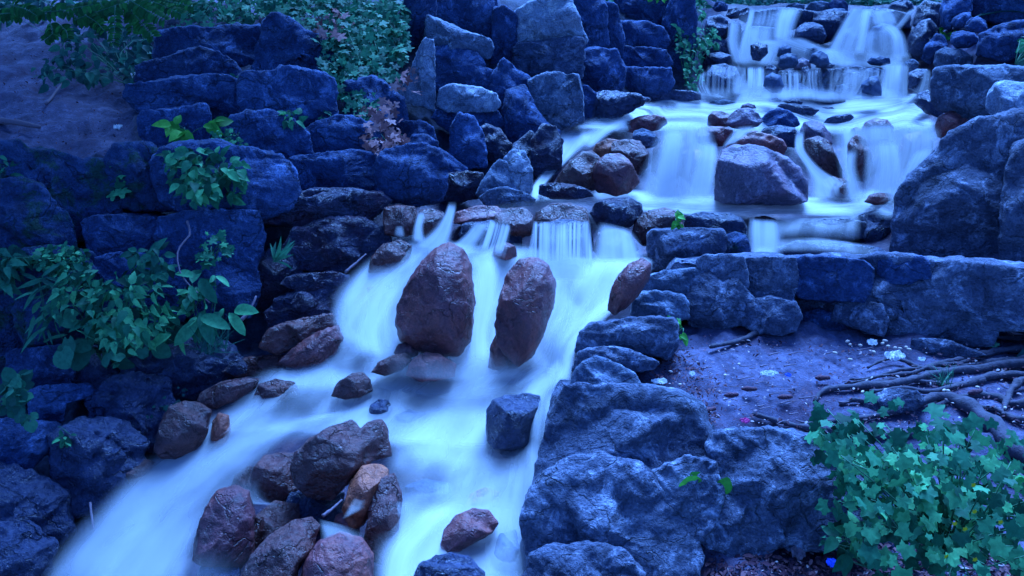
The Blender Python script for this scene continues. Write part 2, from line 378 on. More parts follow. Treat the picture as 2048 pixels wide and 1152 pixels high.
LEFT_AREA = parse('-600,330 100,300 260,330 270,200 250,120 330,40 600,20 700,-60 1420,-60 1420,120 1380,200 1080,330 950,400 760,410 660,520 560,700 400,780 280,900 150,1060 -100,1300 -600,1300')
def build_ground():
    xs = np.linspace(-900, 2950, 560); ys = np.concatenate([np.linspace(1500, 0, 300), [-6, -12, -18, -24, -30, -36, -41, -45, -48]])
    X, Y = np.meshgrid(xs, ys); d = D(X, Y)
    far = np.clip(-Y / 48.5, 0, 1); inv = (1/d)*(1 - far**.8) + (1/700.)*far**.8; d = 1/inv
    P = ray(X, Y) * d[..., None]
    n = noise3(P*1.3)*.09 + noise3(P*3.5 + 9)*.05 + noise3(P*9 + 4)*.025 + noise3(P*22 + 4)*.010
    n = np.where(inpoly(X, Y, STREAM_AREA), n*.45 - .03, n)
    L_ = inpoly(X, Y, LEFT_AREA); n = np.where(L_, n*1.2 + .10*(.3 - np.abs(noise3(P*2.6 + 3))) + .06*(.3 - np.abs(noise3(P*6 + 1))), n)
    path = inpoly(X, Y, parse('1280,830 1340,690 1480,670 1800,690 2300,640 2300,900 1900,860 1500,880'))
    n = np.where(path, n*.25, n); n = np.where(Y < 0, n*.3, n)
    P[..., 2] += n - .03
    wet = inpoly(X, Y, STREAM_AREA).astype(float); ms = inpoly(X, Y, LEFT_AREA).astype(float)
    for a in (wet, ms):
        for _ in range(3): a[1:-1, 1:-1] = (a[1:-1, 1:-1]*2 + a[:-2, 1:-1] + a[2:, 1:-1] + a[1:-1, :-2] + a[1:-1, 2:]) / 6
    ny, nx = X.shape; i = np.arange(ny*nx).reshape(ny, nx)
    Fc = np.stack([i[:-1, :-1], i[:-1, 1:], i[1:, 1:], i[1:, :-1]], -1).reshape(-1, 4)
    o = mesh_obj('ground', P.reshape(-1, 3), Fc, M['ground'], attrs={'wet': ('FLOAT', wet.ravel()), 'moss': ('FLOAT', ms.ravel()*(1 - wet.ravel()))})
    tag(o, kind='structure')
build_ground()
GL = {'l': 'boulders of the left bank', 'c': 'rocks of the left cliff', 'f': 'rocks of the far waterfall', 'b': 'stones in the upper basin', 's': 'stones in the lower stream',
      'm': 'rocks of the middle cascade', 'w': 'stones of the retaining wall', 'e': 'edge stones of the path', 'r': 'rocks of the right bank'}
def T(rows, group, **common):
    for name, mat, label, poly, kw in rows:
        k = dict(common); k.update(kw)
        if 'rough' in kw: k['rough'] = max(kw['rough'], common.get('rough', 1))
        rock(name, label, poly, mat, group=GL[group], cat={'boulder': 'boulder', 'rock_slab': 'rock slab', 'stone': 'stone', 'cobble': 'stone', 'wall_block': 'stone block', 'step_stone': 'step'}.get(name, 'rock'), **k)
# ---- left bank ------------------------------------------------------------------------------
T([
 ('rock_slab', 'slate', 'long flat topped slab under the ivy at the top of the left bank', '328,112 326,80 334,66 390,60 430,58 470,56 520,62 540,90 535,140 470,150 400,140 340,132', dict(dy=.35, top=74, e=.4)),
 ('rock', 'slate', 'low knobbly stones lying along the back of the long left slab', '385,60 395,52 420,54 436,48 458,56 480,58 505,54 528,58 530,80 480,84 400,80', dict(dy=.75)),
 ('boulder', 'slate', 'peaked boulder right of the long left slab, below the ivy', '520,146 526,90 536,52 552,38 572,40 600,62 640,76 676,88 680,140 672,160 640,160 600,148', dict(dy=.15, e=.7, d=.35)),
 ('boulder', 'slate', 'rounded cap boulder above the long dark crack on the left bank', '284,160 286,132 300,128 330,122 360,108 400,102 430,106 455,124 472,152 476,172 440,164 400,160 350,164 300,170', dict(dy=.0, e=.6, top=118)),
 ('boulder', 'slate', 'broad boulder below the long dark crack on the left bank', '262,196 268,170 300,168 360,160 420,154 455,158 490,182 503,215 505,232 470,226 420,214 370,214 300,222 280,212', dict(dy=-.25, e=.45, d=.3)),
 ('boulder', 'slate', 'wide boulder with bright upper ledge under the peaked boulder', '492,178 500,150 540,150 566,140 600,144 640,152 658,170 662,220 655,255 600,256 530,250 500,236', dict(dy=-.2, e=.45, top=152, d=.35)),
 ('rock', 'slate', 'square block with bright top edge over the yellow green sprig', '284,235 290,226 340,222 380,216 404,213 410,232 412,288 360,284 300,288 286,270', dict(dy=-.15, e=.35, top=222, d=.3)),
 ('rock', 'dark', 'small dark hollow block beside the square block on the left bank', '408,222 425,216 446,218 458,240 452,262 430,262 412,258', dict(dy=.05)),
 ('boulder', 'slate', 'rounded boulder right of the square block on the left bank', '456,262 470,236 500,229 545,231 580,244 606,268 616,306 590,314 520,312 478,300', dict(dy=-.2, e=.55, top=240)),
 ('boulder', 'slate', 'blunt boulder at the foot of the dead ivy on the left bank', '618,262 640,246 675,235 700,238 740,250 756,275 760,306 700,314 640,310 620,300', dict(dy=-.2, e=.55, top=246)),
 ('rock', 'slate', 'low wide block left of the big round boulder on the left bank', '590,350 594,322 610,314 660,310 720,308 754,316 760,350 756,384 700,392 630,388 600,380', dict(dy=-.15, e=.42, top=318)),
 ('boulder', 'slate', 'big round bluish boulder in the middle of the left bank', '754,350 760,322 780,305 812,295 845,297 870,310 886,336 888,372 874,398 830,406 780,400 760,384', dict(dy=-.25, e=.85, nf=3, d=.42, rough=.6)),
 ('boulder', 'slate', 'boulder behind the leafy plant on the left bank', '320,330 340,305 390,294 440,296 500,306 545,318 572,340 575,380 560,410 480,430 400,430 340,400', dict(dy=-.25, e=.5, top=306)),
 ('rock', 'moss', 'squat rock under the small ivy sprigs left of the leafy plant', '214,330 236,300 270,294 300,300 326,330 336,380 330,410 270,412 225,400 212,370', dict(dy=-.15)),
 ('boulder', 'moss', 'long mossy block holding up the dirt slope at far left', '-60,310 0,304 44,296 60,310 100,312 150,332 196,330 208,350 212,420 180,470 100,480 0,470 -60,460', dict(dy=-.1, e=.4, top=318, d=.25)),
 ('boulder', 'moss', 'rounded boulder at the left edge under the mossy block', '-70,380 0,374 40,370 70,380 100,405 125,430 136,470 140,500 90,512 0,510 -70,500', dict(dy=-.35, e=.6, d=.35)),
 ('rock', 'slate', 'square block between two littered shelves on the left bank', '174,450 182,440 220,436 290,436 312,440 325,462 326,505 300,514 230,512 186,508', dict(dy=-.2, e=.3, d=.25, top=439)),
 ('boulder', 'slate', 'wide block under the hanging ivy twigs on the left bank', '322,470 330,440 372,430 440,428 506,430 520,470 512,510 500,536 440,536 380,530 330,520', dict(dy=-.25, e=.4, d=.25)),
 ('boulder', 'moss', 'dark boulder behind the leafy plants at far left', '40,530 70,518 130,514 176,520 186,580 184,660 170,700 110,706 60,690 40,620', dict(dy=-.15, e=.5)),
 ('boulder', 'slate', 'broad block behind the nettles on the left bank', '176,528 230,516 300,516 346,524 356,580 352,630 310,644 240,640 190,630', dict(dy=-.15, e=.42, d=.25, top=524)),
 ('rock', 'slate', 'block behind the broad leaved plant on the left bank', '350,540 400,532 470,536 505,548 510,590 490,626 430,634 370,626 352,590', dict(dy=-.1, e=.45)),
 ('rock', 'moss', 'dark rock wall behind the plants at the left edge', '-60,500 0,505 30,520 44,600 40,690 0,700 -60,700', dict(dy=-.1, e=.5)),
 ('wall_block', 'slate', 'pale square block low on the left edge below the nettles', '24,712 40,702 90,698 130,697 146,712 144,748 130,768 80,770 36,768 22,745', dict(dy=-.25, e=.3, d=.25, top=702)),
 ('rock', 'slate', 'rough grey rock below the pale square block at left', '62,785 80,778 130,774 170,775 180,786 160,796 130,806 124,836 90,848 70,838 66,810', dict(dy=-.25, e=.6, top=786)),
 ('boulder', 'slate', 'cracked pale boulder at the lower left edge of the picture', '-50,852 8,848 50,846 100,852 116,868 96,890 72,920 50,950 28,958 0,950 -50,950', dict(dy=-.3, e=.6, top=862)),
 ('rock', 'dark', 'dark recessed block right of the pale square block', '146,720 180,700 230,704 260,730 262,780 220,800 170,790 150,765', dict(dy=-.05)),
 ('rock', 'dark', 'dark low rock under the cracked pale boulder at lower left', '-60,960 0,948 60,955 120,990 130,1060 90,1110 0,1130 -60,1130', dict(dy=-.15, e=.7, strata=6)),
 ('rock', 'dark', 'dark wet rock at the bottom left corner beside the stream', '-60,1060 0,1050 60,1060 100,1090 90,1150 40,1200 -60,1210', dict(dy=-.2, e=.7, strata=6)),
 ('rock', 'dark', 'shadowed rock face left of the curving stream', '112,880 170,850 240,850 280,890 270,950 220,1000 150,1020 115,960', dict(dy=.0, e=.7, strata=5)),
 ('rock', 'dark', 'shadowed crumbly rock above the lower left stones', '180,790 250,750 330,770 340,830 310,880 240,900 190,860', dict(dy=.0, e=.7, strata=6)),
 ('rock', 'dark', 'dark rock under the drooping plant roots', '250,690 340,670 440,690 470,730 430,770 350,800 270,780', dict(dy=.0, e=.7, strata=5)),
 ('rock_slab', 'wetwall', 'overhanging wet slab above the layered wall', '505,415 520,396 600,388 680,386 740,390 762,404 740,426 690,446 640,452 560,446 512,440', dict(dy=-.3, e=.5, top=398, strata=5, d=.4)),
 ('boulder', 'wetwall', 'wet glistening boulder above the layered ledges', '575,500 600,462 660,446 720,448 756,460 770,490 740,516 690,534 630,536 590,528', dict(dy=-.1, e=.8, strata=5, rough=1.3)),
 ('rock_slab', 'wetwall', 'thin rusty ledge jutting from the wet layered wall', '570,568 580,556 620,548 660,546 690,552 686,566 640,578 600,580', dict(dy=-.2, e=.6, strata=9)),
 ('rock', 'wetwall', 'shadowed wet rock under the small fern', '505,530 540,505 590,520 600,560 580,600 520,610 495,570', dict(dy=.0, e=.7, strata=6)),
 ('rock', 'wetwall', 'angular wet stone under the rusty ledge', '585,606 600,586 618,590 634,604 618,622 590,620', dict(dy=-.2, e=.7)),
 ('rock', 'wetwall', 'dark stepped rock behind the left veil of water', '540,625 560,600 630,585 680,575 690,620 670,650 600,655 550,650', dict(dy=.0, e=.6, strata=7)),
 ('rock', 'brown', 'shiny rusty wedge beside the left veil of water', '530,690 545,662 580,645 620,636 655,632 662,650 640,672 600,690 560,704', dict(dy=-.2, e=.6)),
 ('boulder', 'red', 'smooth purple boulder under the shiny rusty wedge', '566,722 590,696 640,668 672,655 680,680 664,708 640,728 600,732', dict(dy=-.15, e=.8, nf=3)),
 ('rock', 'brown', 'flat brown rock where the stream bends under the wedge', '452,742 480,722 530,712 575,716 580,736 540,748 480,752', dict(dy=-.1, e=.7)),
 ('rock', 'wetwall', 'light faceted stone at the left bank waterline', '455,742 462,724 480,718 494,730 490,744 470,750', dict(dy=-.3, e=.7)),
], 'l', grow=1.17, bul=.36, rough=1.35)
# ---- left cliff -----------------------------------------------------------------------------
T([
 ('rock_slab', 'pale', 'tall pale upright slab right of the ivy', '796,200 806,180 822,150 836,110 850,86 864,90 868,150 866,214 840,206', dict(dy=-.2, e=.4, d=.3)),
 ('rock_slab', 'grey', 'tilted slab with pale top over the dark cliff niche', '858,86 862,36 880,44 920,60 970,78 978,92 970,112 930,108 890,96', dict(dy=-.25, e=.45, top=66, roll=-14, db=.5)),
 ('rock', 'slate', 'dark recessed block under the tilted slab', '866,176 868,98 900,94 950,108 962,130 955,160 920,176', dict(dy=.0, e=.35)),
 ('rock', 'slate', 'small grey rock beside the pale wedge on the cliff', '936,172 940,140 958,134 985,142 992,166 970,182', dict(dy=-.1)),
 ('rock', 'pale', 'pale wedge stone jutting from the middle of the cliff', '882,208 888,180 908,172 960,177 985,190 993,208 985,222 950,222 900,220', dict(dy=-.35, e=.6, top=186, roll=-10)),
 ('boulder', 'pale', 'large pale angular boulder at the top of the cliff', '1026,84 1030,30 1060,14 1100,2 1125,-8 1140,18 1152,50 1160,78 1130,86 1080,90', dict(dy=-.35, e=.4, d=.3, nf=4)),
 ('rock', 'layer', 'layered rock under the large pale cliff boulder', '1034,116 1040,90 1090,88 1130,80 1160,80 1160,110 1154,148 1100,156 1060,150 1036,140', dict(dy=-.2, e=.45, strata=9)),
 ('boulder', 'grey', 'cracked grey block at the foot of the layered cliff rock', '1062,200 1066,165 1090,156 1120,152 1150,156 1160,190 1158,236 1120,250 1085,242', dict(dy=-.3, e=.45, d=.35)),
 ('rock', 'slate', 'dark pillar left of the large pale cliff boulder', '985,120 988,60 990,25 1010,20 1030,34 1030,110 1010,122', dict(dy=.1, e=.45)),
 ('rock', 'slate', 'tall dark slab over the pale upright slab', '856,64 850,20 860,-20 900,-20 920,10 922,62 890,52', dict(dy=.1, e=.4)),
 ('rock', 'slate', 'dark smooth face behind the tilted slab', '920,70 918,0 930,-30 985,-30 990,60 985,90 950,84', dict(dy=.25, e=.4)),
 ('rock', 'slate', 'dark jointed rock right of the large pale cliff boulder', '1142,14 1138,-30 1190,-30 1210,20 1212,80 1190,100 1166,86', dict(dy=.1, e=.5)),
 ('rock', 'slate', 'dark block below the jointed rock on the cliff', '1166,170 1168,110 1190,100 1230,104 1246,140 1240,176 1205,186', dict(dy=.0, e=.5)),
 ('rock', 'slate', 'shadowed pillar between cliff and fern clump', '1206,60 1212,10 1232,16 1246,70 1242,110 1220,110', dict(dy=.0, e=.5)),
 ('rock', 'slate', 'upper of three stacked dark rocks left of the far waterfall', '1240,60 1246,46 1290,46 1322,56 1332,80 1320,98 1270,96 1244,88', dict(dy=-.1, e=.55, strata=5)),
 ('rock', 'slate', 'middle of three stacked dark rocks left of the far waterfall', '1240,120 1246,98 1290,96 1326,104 1336,126 1320,140 1270,142 1246,136', dict(dy=-.15, e=.55, strata=5)),
 ('rock', 'slate', 'lowest of three stacked dark rocks left of the far waterfall', '1246,175 1250,140 1300,138 1336,140 1340,164 1330,186 1290,188', dict(dy=-.1, e=.55, strata=5)),
 ('rock', 'slate', 'dark top rock under the bright green tuft', '1225,30 1230,-15 1290,-20 1330,-5 1336,40 1300,50 1250,46', dict(dy=.2, e=.6)),
 ('boulder', 'slate', 'rounded stone left of the dead leaves at the cliff foot', '806,268 812,246 840,244 862,256 870,282 850,292 820,288', dict(dy=-.1)),
 ('boulder', 'slate', 'smaller stone under the dead leaves at the cliff foot', '820,300 826,274 850,272 872,284 878,310 850,318', dict(dy=-.15)),
 ('boulder', 'slate', 'dark tapering rock at the cliff foot right of the dead leaves', '902,320 904,262 920,236 945,240 962,262 970,300 966,326 930,330', dict(dy=-.1, e=.6)),
 ('rock', 'wetwall', 'brown streaked rock leaning at the cliff foot', '950,300 955,262 975,252 1000,262 1022,292 1018,314 985,318', dict(dy=-.05, e=.7)),
 ('rock', 'slate', 'dark ledge under the pale wedge stone', '870,236 880,222 930,222 985,224 1000,250 960,262 900,262', dict(dy=-.05, e=.6, strata=6)),
 ('boulder', 'wetwall', 'pitted wet rock left of the narrow side fall', '1064,330 1068,282 1085,256 1110,258 1122,285 1118,330 1104,356 1078,354', dict(dy=-.1, e=.7, rough=1.3)),
 ('rock', 'slate', 'dark broken rock between cracked block and side fall', '1005,250 1020,190 1050,180 1066,215 1090,250 1110,262 1085,285 1030,290', dict(dy=.0, e=.7, rough=1.3)),
 ('rock', 'dark', 'dark damp bank rock above the left of the basin', '1160,240 1166,196 1210,186 1260,190 1290,200 1262,220 1210,245', dict(dy=-.05, e=.8, rough=1.3)),
 ('rock', 'dark', 'dark slab at the upper left shore of the basin', '1262,205 1270,186 1330,180 1390,186 1392,198 1340,206', dict(dy=-.1, e=.7)),
 ('boulder', 'pale', 'pale pointed boulder standing beside the cascade lip', '1000,380 1006,346 1012,318 1026,305 1046,310 1058,336 1062,368 1056,388 1030,392', dict(dy=-.2, e=.75)),
 ('boulder', 'grey', 'grey sloping boulder leaning on the pale pointed boulder', '956,386 968,362 984,340 998,324 1010,330 1020,350 1028,384 1000,394 970,394', dict(dy=-.25, e=.75)),
 ('rock_slab', 'grey', 'low cracked slab at the foot of the pale pointed boulder', '964,396 980,382 1010,378 1040,384 1063,398 1058,410 1020,412 980,416', dict(dy=-.25, e=.7)),
 ('rock', 'wetwall', 'dark wet rocks between round boulder and pale pointed boulder', '884,378 896,352 930,346 960,350 962,376 956,394 920,400 892,400', dict(dy=-.05, e=.8, rough=1.5)),
 ('rock', 'slate', 'dark recess rock between the ivy and the tall dark slab', '800,60 812,0 830,-30 862,-30 866,40 850,84 815,100', dict(dy=.15, e=.5)),
 ('rock', 'slate', 'dark rock face behind the pale wedge stone', '985,210 990,150 1010,124 1040,150 1062,170 1062,220 1030,240 1000,236', dict(dy=.1, e=.6, strata=6)),
 ('rock', 'slate', 'dark cleft rock between layered rock and shadowed blocks', '1150,230 1156,180 1172,176 1190,190 1180,240 1160,256', dict(dy=.1, e=.6)),
 ('rock', 'slate', 'dark face above the three stacked dark rocks, left of the fern', '1322,110 1330,40 1350,0 1385,0 1390,90 1370,150 1340,150', dict(dy=.1, e=.6)),
 ('rock', 'slate', 'dark face behind the withered ivy leaves', '690,236 700,170 750,160 800,200 806,250 760,270 710,262', dict(dy=.05, e=.6)),
 ('rock', 'slate', 'low dark rock right of the big round boulder', '866,330 880,300 905,318 930,336 926,356 890,366', dict(dy=.0, e=.7)),
 ('rock', 'dark', 'dark damp rock behind the pale pointed boulder', '1020,330 1030,290 1060,270 1080,300 1076,350 1050,360', dict(dy=.05, e=.7, rough=1.3)),
], 'c', grow=1.17, chips=26, bul=.4, rough=1.35)
# ---- right bank -----------------------------------------------------------------------------
T([
 ('boulder', 'ledge', 'huge dark leaning boulder at the right edge above the wall', '1776,520 1786,450 1795,395 1830,348 1875,290 1895,262 1935,240 2000,229 2060,224 2120,222 2130,530 1960,530 1850,528', dict(Y=5.55, e=.45, d=.22, nf=5, db=.9, rough=.8)),
 ('rock', 'ledge', 'tall rock column at the right edge in front of the huge boulder', '2006,520 2004,420 2012,340 2030,290 2070,270 2130,270 2130,540 2060,545', dict(Y=5.2, e=.5, d=.25)),
 ('boulder', 'grey', 'broad pale boulder at the right behind the huge boulder', '1862,205 1862,170 1872,140 1900,134 1950,132 2000,128 2080,136 2100,240 2000,245 1930,240 1885,226', dict(dy=-.3, e=.5, top=142, d=.3)),
 ('boulder', 'pale', 'lightest boulder at the right edge over the huge boulder', '1972,220 1976,190 1990,168 2010,162 2080,170 2100,250 1990,245', dict(dy=-.6, e=.55)),
 ('boulder', 'red', 'reddish rock beside the water at the right of the basin', '1872,250 1880,232 1900,222 1930,226 1950,238 1930,262 1890,280 1876,274', dict(dy=-.2, e=.7)),
 ('rock', 'dark', 'dark wet rock at the right end of the basin', '1828,205 1836,186 1856,180 1876,196 1890,220 1880,236 1850,226', dict(dy=-.1, e=.7)),
 ('boulder', 'slate', 'upper left of the three round stones on the right slope', '1899,48 1906,34 1926,24 1942,24 1944,40 1930,54 1910,60', dict(dy=-.2, e=.9, nf=2)),
 ('boulder', 'slate', 'upper right of the three round stones on the right slope', '1929,54 1938,38 1955,32 1972,42 1976,58 1960,66 1936,64', dict(dy=-.3, e=.9, nf=2)),
 ('boulder', 'slate', 'lowest of the three round stones on the right slope', '1899,84 1904,66 1925,60 1950,66 1958,82 1940,96 1912,96', dict(dy=-.3, e=.9, nf=2)),
 ('boulder', 'grey', 'large smooth stone at the foot of the three round stones', '1866,126 1872,104 1890,92 1920,98 1946,110 1945,128 1900,138 1872,138', dict(dy=-.2, e=.8)),
 ('rock', 'slate', 'upright rock right of the far waterfall top', '1880,52 1878,20 1890,-10 1940,-14 1944,20 1920,40 1898,62', dict(dy=.0, e=.5)),
 ('rock', 'dark', 'big dark round rock right of the far waterfall', '1812,116 1818,70 1836,44 1860,36 1876,60 1880,100 1862,118 1834,122', dict(dy=-.1, e=.8)),
 ('rock', 'dark', 'tall dark rock face at the right of the waterfall crest', '1826,50 1834,14 1850,0 1880,6 1884,50 1872,80 1850,60', dict(dy=.1, e=.7)),
 ('rock', 'slate', 'dark rock on the shaded slope above the pale boulder', '1950,110 1960,70 2000,50 2070,40 2090,130 2010,130', dict(dy=.3, e=.6)),
 ('rock', 'slate', 'shaded bank rock at the upper right corner', '1940,30 1945,-20 2000,-30 2080,-30 2090,40 2010,56', dict(dy=.3, e=.6)),
 ('rock', 'slate', 'sloping rock between far waterfall and smooth stone', '1842,120 1850,90 1872,66 1890,70 1896,92 1872,116 1860,130', dict(dy=-.05, e=.7)),
], 'r')
# ---- far waterfall --------------------------------------------------------------------------
T([
 ('stone', 'slate', 'small grey stone left of the waterfall crest', '1424,16 1432,4 1446,2 1456,10 1454,22 1432,24', dict(dy=-.1)),
 ('stone', 'dark', 'dark stone under the small grey crest stone', '1452,32 1456,18 1472,14 1484,22 1480,36 1462,38', dict(dy=-.2)),
 ('stone', 'dark', 'tall dark stone at the left start of the waterfall', '1478,38 1480,20 1494,13 1505,20 1504,40 1490,46', dict(dy=-.3)),
 ('rock_slab', 'grey', 'low flat slab on the middle of the waterfall crest', '1570,17 1574,9 1592,5 1610,10 1608,20 1585,20', dict(dy=-.1)),
 ('stone', 'grey', 'pair leaning grey stone on the crest beside the flat slab', '1610,18 1620,6 1640,2 1660,6 1664,20 1640,24 1618,22', dict(dy=-.15)),
 ('boulder', 'slate', 'round dark boulder on the waterfall crest', '1655,10 1668,-2 1686,-2 1697,8 1696,22 1676,26 1660,22', dict(dy=-.25)),
 ('boulder', 'dark', 'dark boulder right of the waterfall crest gap', '1774,22 1782,6 1804,-2 1822,2 1828,18 1812,28 1788,28', dict(dy=-.2)),
 ('stone', 'pale', 'pale upright stone between the two far falls', '1656,40 1656,24 1668,17 1690,18 1692,34 1676,50 1662,52', dict(dy=-.35, e=.7)),
 ('rock', 'dark', 'dark rock wall between the two far falls', '1622,70 1628,24 1660,20 1696,22 1694,50 1672,80 1640,88', dict(dy=-.1, e=.6)),
 ('rock', 'dark', 'dark overhang rock behind the left far fall', '1502,50 1506,22 1550,16 1600,18 1630,24 1632,50 1580,60', dict(dy=-.15, e=.5)),
 ('boulder', 'dark', 'big round black boulder in the middle of the far waterfall', '1587,78 1592,58 1606,46 1628,43 1646,52 1654,72 1646,86 1610,88', dict(dy=-.45, e=.85, nf=3)),
 ('boulder', 'dome', 'big veiled dome under the right far fall', '1724,106 1730,76 1744,54 1768,46 1788,56 1800,84 1800,110 1760,114', dict(dy=-.35, e=.9, nf=2)),
 ('boulder', 'dome', 'veiled shoulder rock left of the big veiled dome', '1652,104 1668,80 1690,58 1708,54 1722,74 1720,104 1690,108', dict(dy=-.2, e=.9, nf=2)),
 ('rock', 'dark', 'dark overhang rock behind the right far fall', '1690,60 1696,26 1730,14 1780,18 1820,28 1822,56 1760,66', dict(dy=-.1, e=.5)),
 ('stone', 'dark', 'small dark rock at the far left edge of the far waterfall', '1456,66 1458,46 1470,40 1482,50 1482,72 1466,78', dict(dy=-.3)),
 ('rock', 'dome', 'wet wall under the left far fall', '1462,120 1470,76 1500,54 1550,54 1570,78 1580,118 1530,126', dict(dy=-.1, e=.6)),
 ('stone', 'dark', 'dark notch stone under the left far fall', '1500,108 1502,90 1516,85 1534,88 1536,106 1520,122 1506,120', dict(dy=-.95)),
 ('stone', 'dome', 'smooth stone half under foam in the far waterfall', '1554,112 1558,94 1570,88 1582,94 1582,114 1566,118', dict(dy=-.95, e=.9, nf=2)),
 ('stone', 'dome', 'round dark blue stone at the left middle tier', '1556,130 1560,112 1576,106 1592,110 1597,126 1588,136 1566,138', dict(dy=-.95, e=.9, nf=2)),
 ('stone', 'pink', 'small purple grey stone on the middle ledge', '1584,138 1590,122 1606,116 1621,122 1622,136 1604,142', dict(dy=-.7, e=.8)),
 ('stone', 'dome', 'round dark blue stone in the centre of the middle tier', '1617,126 1624,108 1640,101 1654,110 1659,128 1640,134', dict(dy=-.95, e=.9, nf=2)),
 ('stone', 'dome', 'foam covered stone between the two round blue stones', '1608,106 1614,94 1630,92 1640,102 1630,112 1614,112', dict(dy=-.8, e=.9, nf=2)),
 ('stone', 'dome', 'low smooth stone at the right middle tier', '1733,124 1742,114 1760,112 1778,116 1782,128 1760,132 1740,130', dict(dy=-.95, e=.9, nf=2)),
 ('stone', 'grey', 'grey stone sitting on the right end of the ledge', '1803,138 1810,124 1826,118 1838,126 1836,140 1820,144', dict(dy=-.6, e=.7)),
 ('boulder', 'dark', 'large dark dome at the left end of the lower tier', '1410,176 1410,150 1424,132 1450,127 1474,134 1484,158 1478,184 1440,188', dict(dy=-.5, e=.8, nf=3)),
 ('stone', 'dark', 'dark stone on the ledge over the foam curtain', '1528,144 1530,132 1542,128 1556,136 1558,148 1540,150', dict(dy=-.75)),
 ('boulder', 'dome', 'smooth blue boulder under the dark ledge stone', '1526,172 1530,154 1544,146 1562,152 1568,172 1560,186 1540,186', dict(dy=-.85, e=.85, nf=2)),
 ('rock_slab', 'dark', 'left part of the dark overflow ledge', '1555,160 1558,142 1590,140 1616,142 1616,164 1590,170', dict(dy=-.4, e=.45, top=143)),
 ('stone', 'dark', 'dark stone hanging over the middle of the ledge', '1602,150 1604,136 1614,132 1622,138 1622,156 1610,160', dict(dy=-.75)),
 ('stone', 'dark', 'square dark block of the overflow ledge', '1628,160 1630,140 1646,134 1660,138 1660,164 1640,168', dict(dy=-.6, e=.45, top=139)),
 ('rock_slab', 'dark', 'right part of the dark overflow ledge', '1656,164 1658,140 1690,132 1730,134 1764,138 1764,164 1710,172', dict(dy=-.45, e=.4, top=138)),
 ('stone', 'dome', 'small stone breaking the ledge at the right', '1726,150 1732,138 1748,134 1766,142 1766,154 1744,158', dict(dy=-.8, e=.8)),
 ('boulder', 'dome', 'veiled pointed boulder under the ledge at right', '1713,190 1722,168 1740,154 1754,152 1762,168 1764,192 1740,194', dict(dy=-.85, e=.8, nf=2)),
 ('stone', 'dome', 'foamy stone at the foot of the ledge, left', '1580,186 1586,172 1600,166 1614,174 1614,190 1596,192', dict(dy=-.4, e=.9, nf=2)),
 ('stone', 'dome', 'foamy stone at the foot of the ledge, centre', '1625,186 1634,168 1648,163 1662,170 1664,188 1644,190', dict(dy=-.4, e=.9, nf=2)),
 ('stone', 'dome', 'foamy stone at the foot of the ledge, beside the pointed boulder', '1666,188 1672,172 1688,168 1700,176 1700,190', dict(dy=-.35, e=.9, nf=2)),
 ('rock', 'dark', 'dark cornered rock at the right end of the lower tier', '1815,176 1816,146 1834,138 1856,138 1858,168 1840,186', dict(dy=-.4, e=.5, top=142)),
 ('stone', 'dark', 'flat black sliver lying on the ledge centre', '1630,134 1640,126 1656,124 1670,130 1664,136 1644,138', dict(dy=-.85, e=.7)),
 ('rock', 'dark', 'dark wet rock left of the far waterfall', '1408,60 1416,34 1440,28 1456,40 1460,70 1440,86 1414,82', dict(dy=-.1, e=.7)),
 ('rock', 'dark', 'dark rock at the left foot of the far waterfall', '1410,128 1414,108 1440,104 1462,110 1468,132 1440,140', dict(dy=-.2, e=.6)),
 ('rock', 'dark', 'dark hollow rock face left of the left far fall', '1404,110 1410,80 1440,76 1458,84 1464,112 1430,120', dict(dy=.0, e=.6)),
], 'f')
